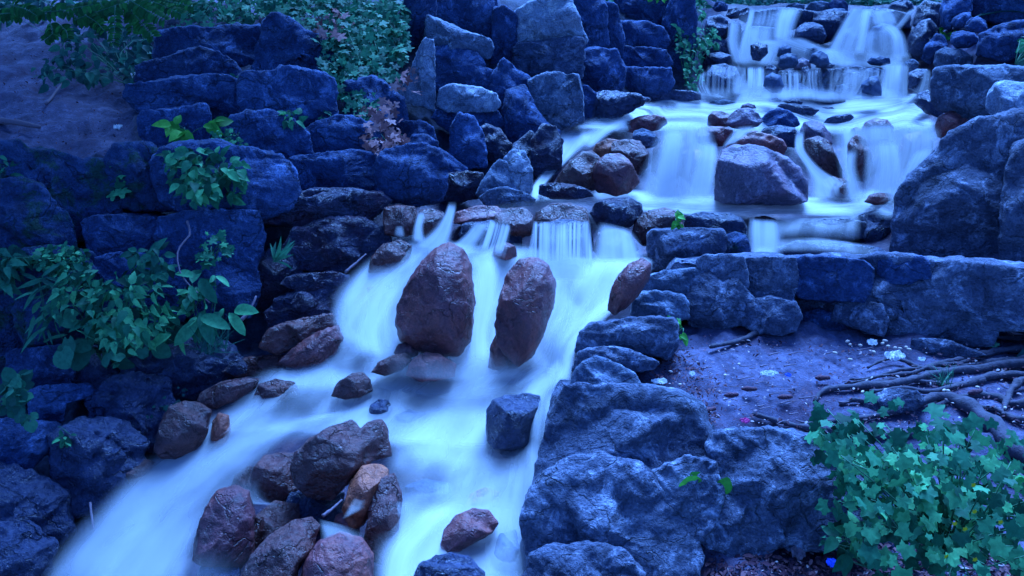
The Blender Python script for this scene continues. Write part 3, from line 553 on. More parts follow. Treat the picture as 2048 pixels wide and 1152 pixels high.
# ---- upper basin ----------------------------------------------------------------------------
T([
 ('rock_slab', 'dark', 'flat mossy dark slab under the left end of the far waterfall', '1436,190 1446,182 1470,179 1500,183 1516,189 1490,194 1455,195', dict(dy=-.2)),
 ('rock_slab', 'dark', 'large dark tilted slab in the middle of the basin', '1600,200 1614,190 1640,183 1668,186 1690,196 1694,208 1660,210 1625,208', dict(dy=-.2, top=192)),
 ('rock_slab', 'dark', 'long dark slab above the stone cluster', '1552,216 1560,208 1590,206 1620,214 1640,220 1626,232 1590,230 1570,224', dict(dy=-.15, top=212)),
 ('stone', 'grey', 'low washed stone at the left of the basin', '1414,208 1424,201 1450,199 1472,204 1470,212 1436,215', dict(dy=-.15, nf=2)),
 ('stone', 'pink', 'small rounded stone behind the cluster, left', '1480,218 1484,210 1496,206 1510,210 1514,220 1496,224', dict(dy=-.1, nf=2)),
 ('stone', 'grey', 'foam washed stone left of the tilted slab', '1530,206 1536,197 1552,194 1564,200 1556,208 1540,209', dict(dy=-.1, nf=2)),
 ('stone', 'dark', 'dark washed stone against the tilted slab', '1560,208 1568,200 1586,198 1606,204 1600,211 1575,212', dict(dy=-.2, nf=2)),
 ('rock_slab', 'dark', 'dark wedge slab right of the stone cluster', '1646,248 1654,236 1676,230 1700,227 1708,234 1696,246 1668,250', dict(dy=-.2, top=234)),
 ('stone', 'dark', 'thin dark stone right of the long slab', '1634,222 1644,215 1664,213 1672,219 1656,226', dict(dy=-.1)),
 ('boulder', 'red', 'large washed red boulder at the right of the basin', '1722,262 1730,244 1750,236 1774,238 1788,254 1786,276 1760,282 1736,278', dict(dy=-.35, e=.9, nf=2)),
 ('stone', 'red', 'small flat red stone left of the washed red boulder', '1699,270 1701,259 1712,254 1726,260 1727,272 1710,276', dict(dy=-.5, e=.6, top=262)),
 ('boulder', 'brown', 'dark red column under the right veil of water', '1694,330 1697,285 1710,268 1730,272 1742,310 1746,350 1728,366 1702,358', dict(dy=-.35, e=.9, nf=2)),
 ('stone', 'red', 'leftmost purple stone of the cluster', '1415,250 1416,232 1426,221 1444,222 1460,230 1466,244 1452,256 1430,258', dict(dy=-.25, e=.7)),
 ('stone', 'pink', 'smooth pink grey stone at the top of the cluster', '1450,248 1460,230 1476,217 1500,216 1516,226 1526,242 1516,254 1486,260 1462,256', dict(dy=-.3, e=.8, nf=3)),
 ('stone', 'slate', 'blue grey angular stone at the right of the cluster', '1522,238 1536,222 1560,216 1580,222 1594,234 1600,250 1580,258 1540,256 1526,252', dict(dy=-.3, e=.6, top=230)),
 ('stone', 'dark', 'dark flat stone under the blue grey angular stone', '1518,270 1528,256 1556,250 1590,256 1598,276 1590,296 1560,292 1536,282', dict(dy=-.25, e=.6)),
 ('stone', 'red', 'dark red stone at the lower left of the cluster', '1389,272 1396,258 1416,252 1444,253 1466,260 1462,280 1446,292 1416,294 1396,286', dict(dy=-.35, e=.75, top=262)),
 ('boulder', 'red', 'broad red boulder behind the big purple boulder', '1448,310 1458,284 1474,268 1504,261 1540,268 1566,278 1576,296 1566,310 1520,314', dict(dy=-.25, e=.7, top=272)),
 ('boulder', 'pink', 'big flat topped purple boulder standing in the pool', '1428,400 1431,360 1438,322 1446,302 1470,289 1500,290 1540,299 1575,313 1600,335 1613,365 1614,402 1580,412 1500,410 1446,408', dict(dy=-.3, e=.42, top=330, roll=14, nf=3, d=.5)),
 ('boulder', 'pink', 'rounded pink boulder right of the cluster', '1600,262 1608,244 1626,238 1646,246 1662,266 1666,290 1640,296 1612,286', dict(dy=-.2, e=.8, nf=3)),
 ('boulder', 'brown', 'dark brown leaning boulder right of the big purple boulder', '1598,300 1612,280 1636,272 1655,282 1672,308 1685,338 1684,360 1662,362 1634,352 1612,328', dict(dy=-.3, e=.7, d=.5)),
 ('boulder', 'brown', 'low brown boulder half under water beside the big purple boulder', '1640,380 1646,360 1664,353 1694,360 1716,378 1724,398 1700,404 1660,402', dict(dy=-.2, e=.85, nf=2)),
 ('stone', 'red', 'washed reddish stone by the foot of the right veil', '1728,404 1738,390 1760,384 1784,388 1798,400 1786,408 1750,410', dict(dy=-.3, e=.8, nf=2, top=392)),
 ('rock_slab', 'red', 'flat reddish slab at the upper left of the basin', '1247,262 1252,244 1274,234 1310,230 1330,234 1336,246 1316,260 1280,268', dict(dy=-.25, e=.7, top=240)),
 ('stone', 'grey', 'pale glossy stone over the left red brown boulders', '1264,282 1268,262 1284,256 1306,264 1320,278 1312,292 1290,298', dict(dy=-.3, e=.75)),
 ('boulder', 'brown', 'sloping brown boulder beside the narrow side fall', '1106,378 1118,350 1140,322 1165,304 1184,302 1204,318 1206,350 1190,380 1150,388', dict(dy=-.3, e=.6)),
 ('boulder', 'red', 'rounded purple brown boulder at the left of the pool', '1181,356 1192,325 1212,308 1238,305 1258,318 1276,348 1279,364 1262,384 1230,392 1194,384', dict(dy=-.45, e=.7, d=.5)),
 ('rock', 'orange', 'rusty cracked rock above the purple brown boulder', '1182,306 1192,288 1215,276 1236,280 1246,300 1230,318 1205,322', dict(dy=-.25, e=.6)),
 ('rock', 'brown', 'glossy broken rock left of the big veil', '1216,320 1226,284 1250,278 1280,284 1298,306 1296,334 1278,348 1240,344', dict(dy=-.2, e=.65, rough=1.3)),
 ('rock_slab', 'wetwall', 'flat wet slab lying at the left end of the pool', '1077,388 1080,370 1110,366 1150,370 1184,382 1188,394 1150,398 1104,398', dict(dy=-.35, e=.6, top=376)),
 ('boulder', 'red', 'purple rock behind the left veil of the pool', '1358,350 1366,316 1385,296 1410,300 1432,325 1430,370 1390,376', dict(dy=-.1, e=.9, nf=2)),
 ('rock', 'brown', 'sunken rock under the big left veil', '1300,345 1306,300 1330,270 1370,264 1390,300 1370,350 1330,368', dict(dy=-.3, e=.9, nf=2)),
 ('boulder', 'red', 'washed boulder under the far left of the right veil', '1796,300 1810,270 1840,262 1866,280 1868,330 1830,350 1800,340', dict(dy=.1, e=.9, nf=2)),
], 'b', rough=.75, chips=10)
# ---- middle cascade -------------------------------------------------------------------------
T([
 ('boulder', 'red', 'tall broad purple boulder in the middle of the cascade', '790,650 794,610 812,572 846,522 872,494 900,484 926,494 944,530 948,610 940,680 918,712 876,716 830,700 800,680', dict(dy=-.3, e=.85, nf=3, d=.4)),
 ('boulder', 'red', 'tall egg shaped dark red boulder right of the broad purple one', '988,650 998,590 1014,545 1040,520 1076,516 1098,532 1112,570 1108,618 1088,672 1064,716 1036,734 1008,712 992,688', dict(dy=-.35, e=.85, nf=3, d=.42)),
 ('rock', 'red', 'low purple rock tucked behind the egg shaped boulder', '976,735 980,690 994,664 1014,672 1030,700 1036,736 1006,744', dict(dy=-.2, e=.7)),
 ('boulder', 'red', 'slim purple boulder at the right side of the cascade', '1213,622 1218,590 1236,552 1258,528 1284,516 1302,528 1300,556 1276,590 1250,618 1230,632', dict(dy=-.3, e=.8, nf=3)),
 ('boulder', 'wetwall', 'wedge boulder with light top at the cascade lip', '1179,426 1190,406 1220,396 1256,395 1284,406 1288,424 1264,452 1230,468 1204,460 1190,444', dict(dy=-.3, e=.6, top=418)),
 ('boulder', 'brown', 'speckled brown boulder right of the wedge boulder', '1262,470 1272,440 1296,420 1330,414 1360,424 1370,460 1330,488 1286,492', dict(dy=-.1, e=.7)),
 ('rock', 'red', 'small purple stone under the tall broad boulder', '786,706 796,688 820,682 838,694 836,712 806,718', dict(dy=-.35, e=.7)),
 ('rock', 'brown', 'dark red stone at the left foot of the broad purple boulder', '742,745 756,724 790,710 814,706 824,720 804,740 770,752', dict(dy=-.35, e=.75)),
 ('rock_slab', 'red', 'flat purple stone awash at the foot of the broad boulder', '812,750 824,718 850,704 880,708 912,728 908,752 870,762 836,762', dict(dy=-.35, e=.7, top=722)),
 ('rock', 'brown', 'glossy dark red stone at the left below the cascade', '662,792 676,764 704,746 726,744 742,760 746,782 720,794 690,800', dict(dy=-.25, e=.75, top=758)),
 ('rock_slab', 'brown', 'wet reddish slab at the top of the curtain fall', '1066,452 1070,424 1100,410 1140,406 1172,418 1180,446 1150,458 1100,460', dict(dy=-.1, e=.6, top=446, d=.4, nf=2)),
 ('rock_slab', 'brown', 'wet reddish slab left of the curtain fall slab', '984,452 990,430 1016,416 1050,416 1068,432 1066,470 1030,478 1000,468', dict(dy=-.1, e=.65, top=446, nf=2)),
 ('rock_slab', 'red', 'flat rusty slab at the left of the cascade lip', '904,446 912,424 950,412 996,412 1010,428 992,448 944,452', dict(dy=-.05, e=.6, top=434, nf=2)),
 ('boulder', 'brown', 'dark red blocky boulder at the left of the lip', '765,440 768,416 796,410 830,412 838,436 832,466 800,476 770,468', dict(dy=-.25, e=.5, top=418)),
 ('boulder', 'brown', 'purple blocky boulder beside the thin left trickle', '832,446 838,420 862,416 886,424 894,450 882,474 850,476', dict(dy=-.25, e=.6)),
 ('rock', 'red', 'foggy red rock under the small left curtain', '984,512 990,492 1010,484 1032,492 1034,514 1010,522', dict(dy=-.2, e=.9, nf=2)),
 ('boulder', 'brown', 'dark wet boulder over the left veil', '736,545 742,512 766,488 800,480 824,492 818,520 790,546 760,554', dict(dy=-.2, e=.75)),
 ('boulder', 'red', 'purple rock seen through the left veil', '696,660 704,610 730,568 770,552 800,574 800,630 760,670 720,684', dict(dy=.14, e=.9, nf=2)),
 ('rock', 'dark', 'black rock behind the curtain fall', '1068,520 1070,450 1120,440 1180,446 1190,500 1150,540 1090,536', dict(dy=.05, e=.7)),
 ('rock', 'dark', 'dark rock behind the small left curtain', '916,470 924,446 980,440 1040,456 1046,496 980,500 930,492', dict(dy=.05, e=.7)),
 ('wall_block', 'ledge', 'dark corner block beside the cascade with pale top', '1292,500 1294,470 1302,460 1350,456 1410,456 1446,460 1452,474 1448,512 1410,524 1350,538 1302,540', dict(Y=5.75, e=.3, d=.35, top=468, db=.5)),
 ('wall_block', 'dark', 'flat dark block with wet top behind the corner block', '1366,456 1372,432 1400,424 1456,426 1484,436 1494,452 1496,478 1470,500 1440,500 1400,470', dict(Y=6.3, e=.35, top=440, db=.4)),
 ('wall_block', 'moss', 'mossy low block beside the small side spout', '1440,520 1446,472 1470,462 1494,470 1502,500 1500,524 1470,528', dict(Y=5.9, e=.45, db=.4)),
 ('step_stone', 'dark', 'upper wet stone step on the right of the side spout', '1596,470 1600,446 1640,438 1700,436 1732,444 1734,476 1690,484 1630,480', dict(Y=6.55, e=.35, top=444, db=.5)),
 ('step_stone', 'dark', 'lower long wet stone step behind the retaining wall', '1548,524 1552,494 1600,480 1680,484 1750,494 1778,512 1780,528 1650,532', dict(Y=6.05, e=.35, top=492, db=.5)),
 ('step_stone', 'dark', 'dark step block against the huge leaning boulder', '1714,470 1718,430 1750,420 1790,424 1796,450 1788,484 1750,492 1724,486', dict(Y=6.5, e=.45, top=430, db=.5)),
 ('stone', 'brown', 'little dark stone at the rim above the side spout', '1505,446 1510,434 1530,431 1552,438 1554,446 1530,448', dict(dy=-.1)),
 ('rock', 'brown', 'sunken brown rock under the plume right of the curtain fall', '1186,500 1196,466 1230,458 1264,470 1280,500 1240,520 1200,518', dict(dy=-.1, e=.8)),
 ('stone', 'dark', 'small dark stone at the right end of the lower step', '1730,528 1736,502 1756,494 1776,504 1778,528', dict(Y=5.85)),
], 'm', rough=.75, chips=10)
# ---- lower stream ---------------------------------------------------------------------------
T([
 ('boulder', 'dark', 'flat topped stump shaped boulder alone in the white water', '974,880 974,820 986,800 1010,790 1050,787 1080,792 1088,826 1100,860 1070,892 1020,902 986,896', dict(dy=-.2, e=.38, top=822, nf=2, d=.55)),
 ('stone', 'wetwall', 'small wet stone below the stump shaped boulder', '998,906 1006,894 1030,891 1048,898 1051,912 1030,918 1008,916', dict(dy=-.12, e=.8)),
 ('boulder', 'brown', 'large notched brown boulder in the middle of the stream', '580,940 590,905 622,876 660,852 704,837 716,848 722,858 734,842 764,840 776,862 783,912 745,922 706,956 664,1000 616,996 588,970', dict(dy=-.25, e=.7, d=.42, top=900, roll=-10, nf=4)),
 ('boulder', 'brown', 'dark oval boulder left of the large notched boulder', '500,960 506,935 530,912 560,904 590,906 598,930 596,980 570,1004 530,1004 508,984', dict(dy=-.15, e=.75, top=940)),
 ('rock', 'orange', 'bright rust orange rock beneath the large notched boulder', '684,1020 700,960 724,932 756,928 776,940 772,975 752,1012 728,1050 700,1064', dict(dy=-.15, e=.6, nf=4)),
 ('boulder', 'red', 'veiled purple boulder left of the stream centre', '387,1120 395,1060 408,1020 434,980 470,968 500,980 512,1030 506,1110 480,1140 420,1144', dict(dy=-.2, e=.7, nf=3)),
 ('boulder', 'brown', 'large glittering brown boulder at the bottom edge', '476,1160 500,1110 540,1070 590,1040 624,1034 642,1050 630,1090 600,1130 580,1190 500,1200', dict(dy=-.2, e=.65, top=1090, roll=-20, nf=4)),
 ('boulder', 'red', 'broad red boulder at the bottom edge under thin water', '596,1200 612,1120 640,1080 680,1064 724,1076 746,1110 744,1200 660,1220', dict(dy=-.15, e=.7, nf=3)),
 ('boulder', 'red', 'angular red stone in the right arm of the stream', '880,1090 888,1060 912,1030 944,1016 976,1022 996,1046 984,1066 950,1084 920,1104 892,1106', dict(dy=-.2, e=.6, top=1062, nf=4)),
 ('boulder', 'dark', 'black shiny boulder at the bottom edge of the right arm', '828,1160 838,1136 866,1114 900,1104 934,1116 966,1144 980,1200 860,1220', dict(dy=-.25, e=.75, rough=1.5)),
 ('boulder', 'dome', 'veiled boulder against the path rocks at the bottom', '968,1160 976,1100 1000,1066 1030,1060 1052,1090 1058,1160 1010,1180', dict(dy=-.02, e=.9, nf=2)),
 ('stone', 'dark', 'dark stone half drowned above the large notched boulder', '735,832 740,810 756,798 776,800 786,816 776,834 750,842', dict(dy=-.12, e=.85, nf=3)),
 ('stone', 'dome', 'drowned stone showing as a dark patch mid stream', '780,856 790,830 820,818 850,828 860,850 830,866', dict(dy=.02, e=.9, nf=2)),
 ('stone', 'red', 'drowned reddish stone upstream of the angular red stone', '930,1014 940,988 970,974 1000,984 1004,1010 970,1024', dict(dy=-.02, e=.9, nf=2)),
 ('boulder', 'brown', 'dark wet boulder at the left side of the bend', '308,900 318,850 338,812 368,800 400,804 422,820 416,860 396,900 350,922 318,916', dict(dy=-.2, e=.6, top=824, d=.4)),
 ('rock_slab', 'brown', 'ridged wet slab at the upper left of the bend', '392,806 402,784 440,764 490,754 520,757 512,776 470,804 430,818', dict(dy=-.2, e=.7)),
 ('stone', 'orange', 'rusty red pillar stone between slab and bend', '420,882 424,842 438,824 458,830 462,862 450,890 430,896', dict(dy=-.15, e=.8, nf=3)),
 ('stone', 'brown', 'dark brown stone where the stream leaves the cascade', '505,796 516,768 550,757 590,764 600,790 560,806 520,808', dict(dy=-.15, e=.7, top=772)),
 ('boulder', 'brown', 'low reddish stone at the left waterline of the bend', '244,960 256,932 284,918 316,924 326,945 300,966 262,974', dict(dy=-.1, e=.8)),
 ('rock', 'dark', 'dark rock under the large notched boulder', '560,1030 580,985 640,976 690,985 684,1040 650,1064 590,1060', dict(dy=.05, e=.7)),
 ('rock', 'dark', 'dark wet rock at the bottom between veiled and glittering boulders', '388,1180 400,1130 430,1120 480,1130 486,1190 420,1210', dict(dy=-.15, e=.8)),
 ('rock', 'brown', 'dark wet rock between bright orange rock and right arm', '722,1110 738,1020 760,956 790,946 806,990 796,1070 766,1130', dict(dy=-.06, e=.8)),
 ('rock', 'brown', 'dark wet rock between veiled boulder and glittering boulder', '496,1120 508,1030 550,1000 600,1006 600,1060 556,1120', dict(dy=.02, e=.8)),
 ('rock', 'brown', 'low dark rock in the gap left of the dark oval boulder', '452,1000 470,950 500,930 520,960 520,1010 486,1024', dict(dy=.08, e=.8)),
 ('stone', 'red', 'drowned red stone near the bright orange rock', '660,1070 672,1030 700,1020 722,1040 716,1076 684,1086', dict(dy=-.05, e=.85, nf=2)),
 ('stone', 'dome', 'drowned stone behind the pair of tiny curtains', '800,1004 810,972 850,958 900,966 906,1000 860,1016', dict(dy=.02, e=.9, nf=2)),
], 's', rough=.75, chips=10)
# ---- retaining wall -------------------------------------------------------------------------
T([
 ('rock_wall', 'ledge', 'rough mortared base of the retaining wall above the path', '1380,560 1400,526 1480,522 1600,526 1760,526 1880,534 2060,540 2130,545 2130,650 2000,652 1860,656 1790,668 1700,664 1620,656 1560,672 1480,660 1390,664', dict(Y=4.90, e=.25, d=.10, db=.3, nf=8, rough=.8, strata=3)),
 ('wall_block', 'ledge', 'first block of the retaining wall from the left', '1398,580 1400,524 1416,516 1450,517 1484,520 1492,550 1486,600 1450,610 1410,606', dict(Y=4.93, e=.45, d=.2, top=522, db=.3)),
 ('wall_block', 'ledge', 'second block of the wall with white lichen patch', '1488,580 1488,524 1510,520 1560,518 1588,521 1592,560 1580,604 1530,620 1496,606', dict(Y=4.93, e=.45, d=.18, top=524, db=.3)),
 ('wall_block', 'slate', 'long dark block in the middle of the retaining wall', '1592,580 1594,524 1610,519 1670,521 1720,526 1738,540 1734,580 1720,600 1660,598 1610,594', dict(Y=4.9, e=.35, d=.16, top=525, db=.3)),
 ('wall_block', 'ledge', 'sloping block of the wall right of the long dark block', '1728,590 1732,540 1752,528 1774,530 1778,570 1770,604 1744,606', dict(Y=4.95, e=.5, d=.2, db=.3)),
 ('wall_block', 'slate', 'raised dark block of the wall under the huge boulder', '1760,545 1764,522 1800,515 1840,514 1852,524 1854,552 1820,566 1776,564', dict(Y=4.92, e=.45, d=.3, top=520, db=.3)),
 ('wall_block', 'ledge', 'long thin capping block at the right of the wall', '1848,570 1850,526 1900,522 1970,524 2004,530 2010,560 1990,584 1920,584 1870,582', dict(Y=5.0, e=.4, d=.18, top=528, db=.3)),
 ('wall_block', 'ledge', 'cracked block under the long capping block', '1872,616 1876,578 1920,574 1984,578 1990,618 1940,624 1890,624', dict(Y=4.95, e=.4, d=.14, db=.3)),
 ('wall_block', 'ledge', 'last block of the wall at the right edge', '1988,630 1992,556 2010,540 2060,536 2110,545 2110,634 2040,636', dict(Y=4.95, e=.45, d=.2, db=.3)),
 ('rock', 'ledge', 'bulging lobe at the foot of the wall under the lichen block', '1490,650 1500,604 1540,596 1586,608 1596,636 1588,660 1560,668 1520,664', dict(Y=4.78, e=.7, db=.25)),
 ('rock', 'ledge', 'overhanging lip at the foot of the wall near the middle', '1668,640 1676,612 1720,604 1760,610 1772,640 1762,668 1730,660 1700,650', dict(Y=4.82, e=.65, db=.25)),
 ('rock', 'ledge', 'wide lump at the foot of the wall right of the lip', '1756,650 1766,604 1820,586 1870,596 1880,630 1850,650 1800,664', dict(Y=4.85, e=.6, db=.25)),
 ('rock', 'ledge', 'rough corner at the left foot of the wall', '1372,600 1384,560 1420,548 1470,560 1500,600 1490,640 1430,660 1390,648', dict(Y=4.88, e=.6, db=.25, rough=1.3)),
 ('rock', 'slate', 'low dark stone in the recess of the wall foot', '1592,660 1604,630 1640,620 1676,634 1690,656 1640,668', dict(Y=4.95, e=.7, db=.2)),
], 'w', rough=1.1, chips=30, grow=1.14, bul=.34)
# ---- edge of the path -----------------------------------------------------------------------
T([
 ('rock', 'grey', 'pale split stone at the wall corner beside the water', '1284,580 1292,556 1330,542 1384,538 1412,548 1412,570 1380,590 1330,590 1296,592', dict(Y=5.0, e=.5, top=554, db=.4)),
 ('rock', 'grey', 'faceted pale stone under the split stone', '1264,628 1270,600 1290,584 1330,584 1362,592 1374,606 1374,634 1330,640 1280,640', dict(Y=4.85, e=.45, top=598, db=.4)),
 ('boulder', 'ledge', 'flat topped edge boulder with clean square right end', '1158,700 1168,664 1190,648 1240,640 1300,636 1340,638 1350,652 1346,690 1330,712 1270,704 1210,700 1170,712', dict(Y=4.4, e=.4, top=658, d=.3, db=.45)),
 ('rock', 'ledge', 'pitted dark edge stone below the flat topped edge boulder', '1150,740 1158,706 1180,696 1230,694 1270,706 1310,726 1300,736 1250,742 1200,745', dict(Y=4.25, e=.6, top=708, db=.4, rough=1.4)),
 ('boulder', 'grey', 'smooth pale edge stone carrying the broken white shell', '1150,790 1152,744 1166,726 1196,718 1234,730 1264,746 1278,772 1282,790 1230,800 1180,800', dict(Y=3.98, e=.55, top=748, db=.4)),
 ('boulder', 'ledge', 'large slanting boulder at the water below the broken shell', '1092,960 1098,910 1106,860 1120,806 1136,778 1180,778 1240,784 1300,788 1350,802 1384,822 1398,850 1424,878 1430,900 1426,960 1404,1010 1360,1040 1280,1040 1180,1040 1100,1030', dict(Y=3.52, e=.36, top=832, d=.36, db=.5, nf=8, rough=1.0, strata=2.6, roll=-4)),
 ('boulder', 'ledge', 'big rounded boulder bulging toward the water at the bottom', '1060,1100 1062,1050 1078,1000 1104,962 1150,930 1205,926 1270,950 1320,990 1350,1030 1384,1075 1394,1112 1386,1150 1340,1190 1250,1210 1120,1210 1070,1160', dict(Y=3.12, e=.4, top=985, roll=-12, d=.26, db=.7, nf=9, rough=1.0, strata=2.6)),
 ('rock', 'ledge', 'rough foot stone at the bottom edge beside the water', '1054,1160 1070,1115 1110,1095 1180,1090 1240,1110 1280,1150 1290,1220 1060,1230', dict(Y=2.95, e=.65, db=.4, rough=1.5)),
 ('boulder', 'ledge', 'pale topped block right of the dark vertical gap', '1432,980 1432,900 1440,876 1480,868 1540,866 1600,876 1660,892 1710,912 1730,1000 1710,1070 1640,1090 1540,1090 1460,1060 1438,1020', dict(Y=3.24, e=.3, top=922, d=.3, db=.8, nf=4, rough=1.2, roll=4)),
 ('rock', 'ledge', 'sunken rounded rock below the pale topped block', '1386,1040 1392,1005 1430,994 1500,1000 1550,1030 1560,1080 1530,1112 1460,1110 1410,1090', dict(Y=3.2, e=.7, d=.18, db=.5, rough=1.5, nf=7)),
 ('rock', 'slate', 'shadowed rock under the yellow flowered bush', '1600,1080 1620,1000 1690,960 1780,970 1820,1030 1800,1100 1700,1110', dict(Y=3.3, e=.6, db=.4)),
 ('rock', 'ledge', 'broken dirty rock between big bulging boulder and the gap', '1290,1020 1310,950 1370,920 1425,930 1440,990 1430,1040 1400,1080 1340,1080', dict(Y=3.25, e=.55, db=.5, d=.2, rough=1.6)),
 ('rock_slab', 'ledge', 'flat grey flake lying on the path by the slanting boulder', '1368,820 1378,808 1400,806 1414,816 1408,826 1384,828', dict(dy=.06, e=.6, d=.2, db=.06)),
 ('rock_slab', 'ledge', 'long flat stone among the roots on the right of the path', '1822,705 1828,680 1850,677 1900,684 1950,700 1966,710 1920,716 1870,712', dict(dy=.06, e=.4, top=686, db=.3)),
 ('rock', 'ledge', 'rounded dusty lump below the white paper by the wall', '1836,680 1846,650 1880,642 1930,648 1990,664 1980,690 1920,692', dict(dy=.06, e=.7, db=.3)),
 ('rock', 'ledge', 'embedded knobbly stone in the middle of the roots', '1715,825 1736,794 1780,778 1830,782 1846,802 1820,822 1760,832', dict(dy=.06, e=.8, db=.3)),
], 'e', grow=1.1, rough=1.0, chips=40, bul=.5)
# ------------------------------------------------------------------ water: long exposed, milky, see through where it is thin
def water_mat(name, fu, fv, lo, lo2, bright=1.0):
    b = N(name)
    fl = b.n('ShaderNodeAttribute', attribute_name='flow'); de = b.n('ShaderNodeAttribute', attribute_name='dens')
    mp = b.n('ShaderNodeMapping'); mp.inputs['Scale'].default_value = (fu, fv, 1); b.l(fl.outputs['Vector'], mp.inputs[0])
    st = b.noise(mp.outputs[0], 1.0, 3, .55, .15)
    mp2 = b.n('ShaderNodeMapping'); mp2.inputs['Scale'].default_value = (fu*.32, fv*1.2, 1); mp2.inputs['Location'].default_value = (3, 5, 2); b.l(fl.outputs['Vector'], mp2.inputs[0])
    br = b.noise(mp2.outputs[0], 1.0, 2, .5, .7)
    a = b.math('MULTIPLY', b.rng(st, .33, .62, lo, 1, True), b.rng(br, .34, .6, lo2, 1, True))
    a = b.math('MULTIPLY', a, de.outputs['Fac'], clamp=True)
    di = b.n('ShaderNodeBsdfDiffuse'); di.inputs[0].default_value = (.45, .445, .44, 1)
    tl = b.n('ShaderNodeBsdfTranslucent'); tl.inputs[0].default_value = (.45, .445, .44, 1)
    # a milky volume scatters light evenly: shade it with a normal leaning to the open sky
    ge = b.n('ShaderNodeNewGeometry'); vm = b.n('ShaderNodeVectorMath', operation='MULTIPLY_ADD'); b.l(ge.outputs['Normal'], vm.inputs[0]); vm.inputs[1].default_value = (.35, .35, .35); vm.inputs[2].default_value = (0, -.1, .75)
    vn = b.n('ShaderNodeVectorMath', operation='NORMALIZE'); b.l(vm.outputs[0], vn.inputs[0]); b.l(vn.outputs[0], di.inputs['Normal'])
    tl.inputs['Color'].default_value = (.40, .40, .40, 1)
    vm2 = b.n('ShaderNodeVectorMath', operation='MULTIPLY_ADD'); b.l(ge.outputs['Normal'], vm2.inputs[0]); vm2.inputs[1].default_value = (.5, .5, .5); vm2.inputs[2].default_value = (0, -.6, -.25)
    vn2 = b.n('ShaderNodeVectorMath', operation='NORMALIZE'); b.l(vm2.outputs[0], vn2.inputs[0]); b.l(vn2.outputs[0], tl.inputs['Normal'])
    ms = b.n('ShaderNodeAddShader'); b.l(di.outputs[0], ms.inputs[0]); b.l(tl.outputs[0], ms.inputs[1])
    tr = b.n('ShaderNodeBsdfTransparent'); mx = b.n('ShaderNodeMixShader')
    b.l(a, mx.inputs[0]); b.l(tr.outputs[0], mx.inputs[1]); b.l(ms.outputs[0], mx.inputs[2])
    o = b.n('ShaderNodeOutputMaterial'); b.l(mx.outputs[0], o.inputs[0]); return b.m
M['soft'] = water_mat('milky_water', 4.5, .75, .42, .14)
M['silk'] = water_mat('silky_falling_water', 9, .6, .6, .65)
M['curtain'] = water_mat('stranded_falling_water', 26, .5, .0, .45)
M['calm'] = water_mat('calm_milky_water', 1.6, 4.5, .45, .28)
_wn = [0]
def sheet(name, rows, mat='soft', dens=.9, fade=(.12, .12, .08, .08), layers=2, gap=.035, dy=-.1, foot=None, nu=None, nv=None, sag=0.0):
    Rr = []
    for r in rows.split('/'):
        q = [[float(v) for v in t.split(',')] for t in r.split()]
        Rr.append([p + [0.0]*(3 - len(p)) for p in q])
    G = np.array(Rr)                                   # rows x points x (px,py,dY)
    wpx = np.abs(np.ptp(G[..., 0], axis=1)).max(); hpx = np.hypot(*(G[1:, :, :2] - G[:-1, :, :2]).mean(1).T).sum()
    nu = nu or int(np.clip(wpx/7, 8, 80)); nv = nv or int(np.clip(hpx/7, 8, 90))
    G = np.swapaxes(catmull(np.swapaxes(catmull(G, nv), 0, 1), nu), 0, 1)
    px, py, dd = G[..., 0], G[..., 1], G[..., 2]
    if foot is None: Y = D(px, py)
    else: Y = D(px, np.full_like(py, foot)) * (1 + (foot - py)/F*.42)
    Y = Y + dd + dy
    u, v = np.meshgrid(np.linspace(0, 1, nu), np.linspace(0, 1, nv))
    f = np.ones_like(u)
    for k, (fa, co) in enumerate(zip(fade, (u, 1-u, v, 1-v))):
        if fa > 0: f = f * smooth(co/fa)
    i = np.arange(nu*nv).reshape(nv, nu)
    Fq = np.stack([i[:-1, :-1], i[1:, :-1], i[1:, 1:], i[:-1, 1:]], -1).reshape(-1, 4)
    P0 = ray(px, py) * Y[..., None]
    lu = np.concatenate([np.zeros((nv, 1)), np.cumsum(np.linalg.norm(np.diff(P0, axis=1), axis=-1), 1)], 1); lu -= lu.mean(1, keepdims=True)
    lv = np.concatenate([np.zeros((1, nu)), np.cumsum(np.linalg.norm(np.diff(P0, axis=0), axis=-1), 0)], 0)
    Vs, Fs, At, De = [], [], [], []; _wn[0] += 1
    for L in range(layers):
        sd = _wn[0]*7.31 + L*.12
        k = 1 - (L*gap)/Y
        P = P0 * k[..., None]
        P = P + np.array([0, 0, 1.0]) * (noise3(P*1.7 + sd)*.03 + L*gap*.4)[..., None]
        Vs.append(P.reshape(-1, 3)); Fs.append(Fq + L*nu*nv)
        At.append(np.stack([lu, lv, np.full_like(lu, sd)], -1).reshape(-1, 3))
        aa = 1 - (1 - dens*f)**(1.0/layers)
        De.append(aa.ravel())
    o = mesh_obj(name, np.concatenate(Vs), np.concatenate(Fs), M[mat], attrs={'flow': ('FLOAT_VECTOR', np.concatenate(At)), 'dens': ('FLOAT', np.concatenate(De))})
    return tag(o, kind='structure')
W = sheet
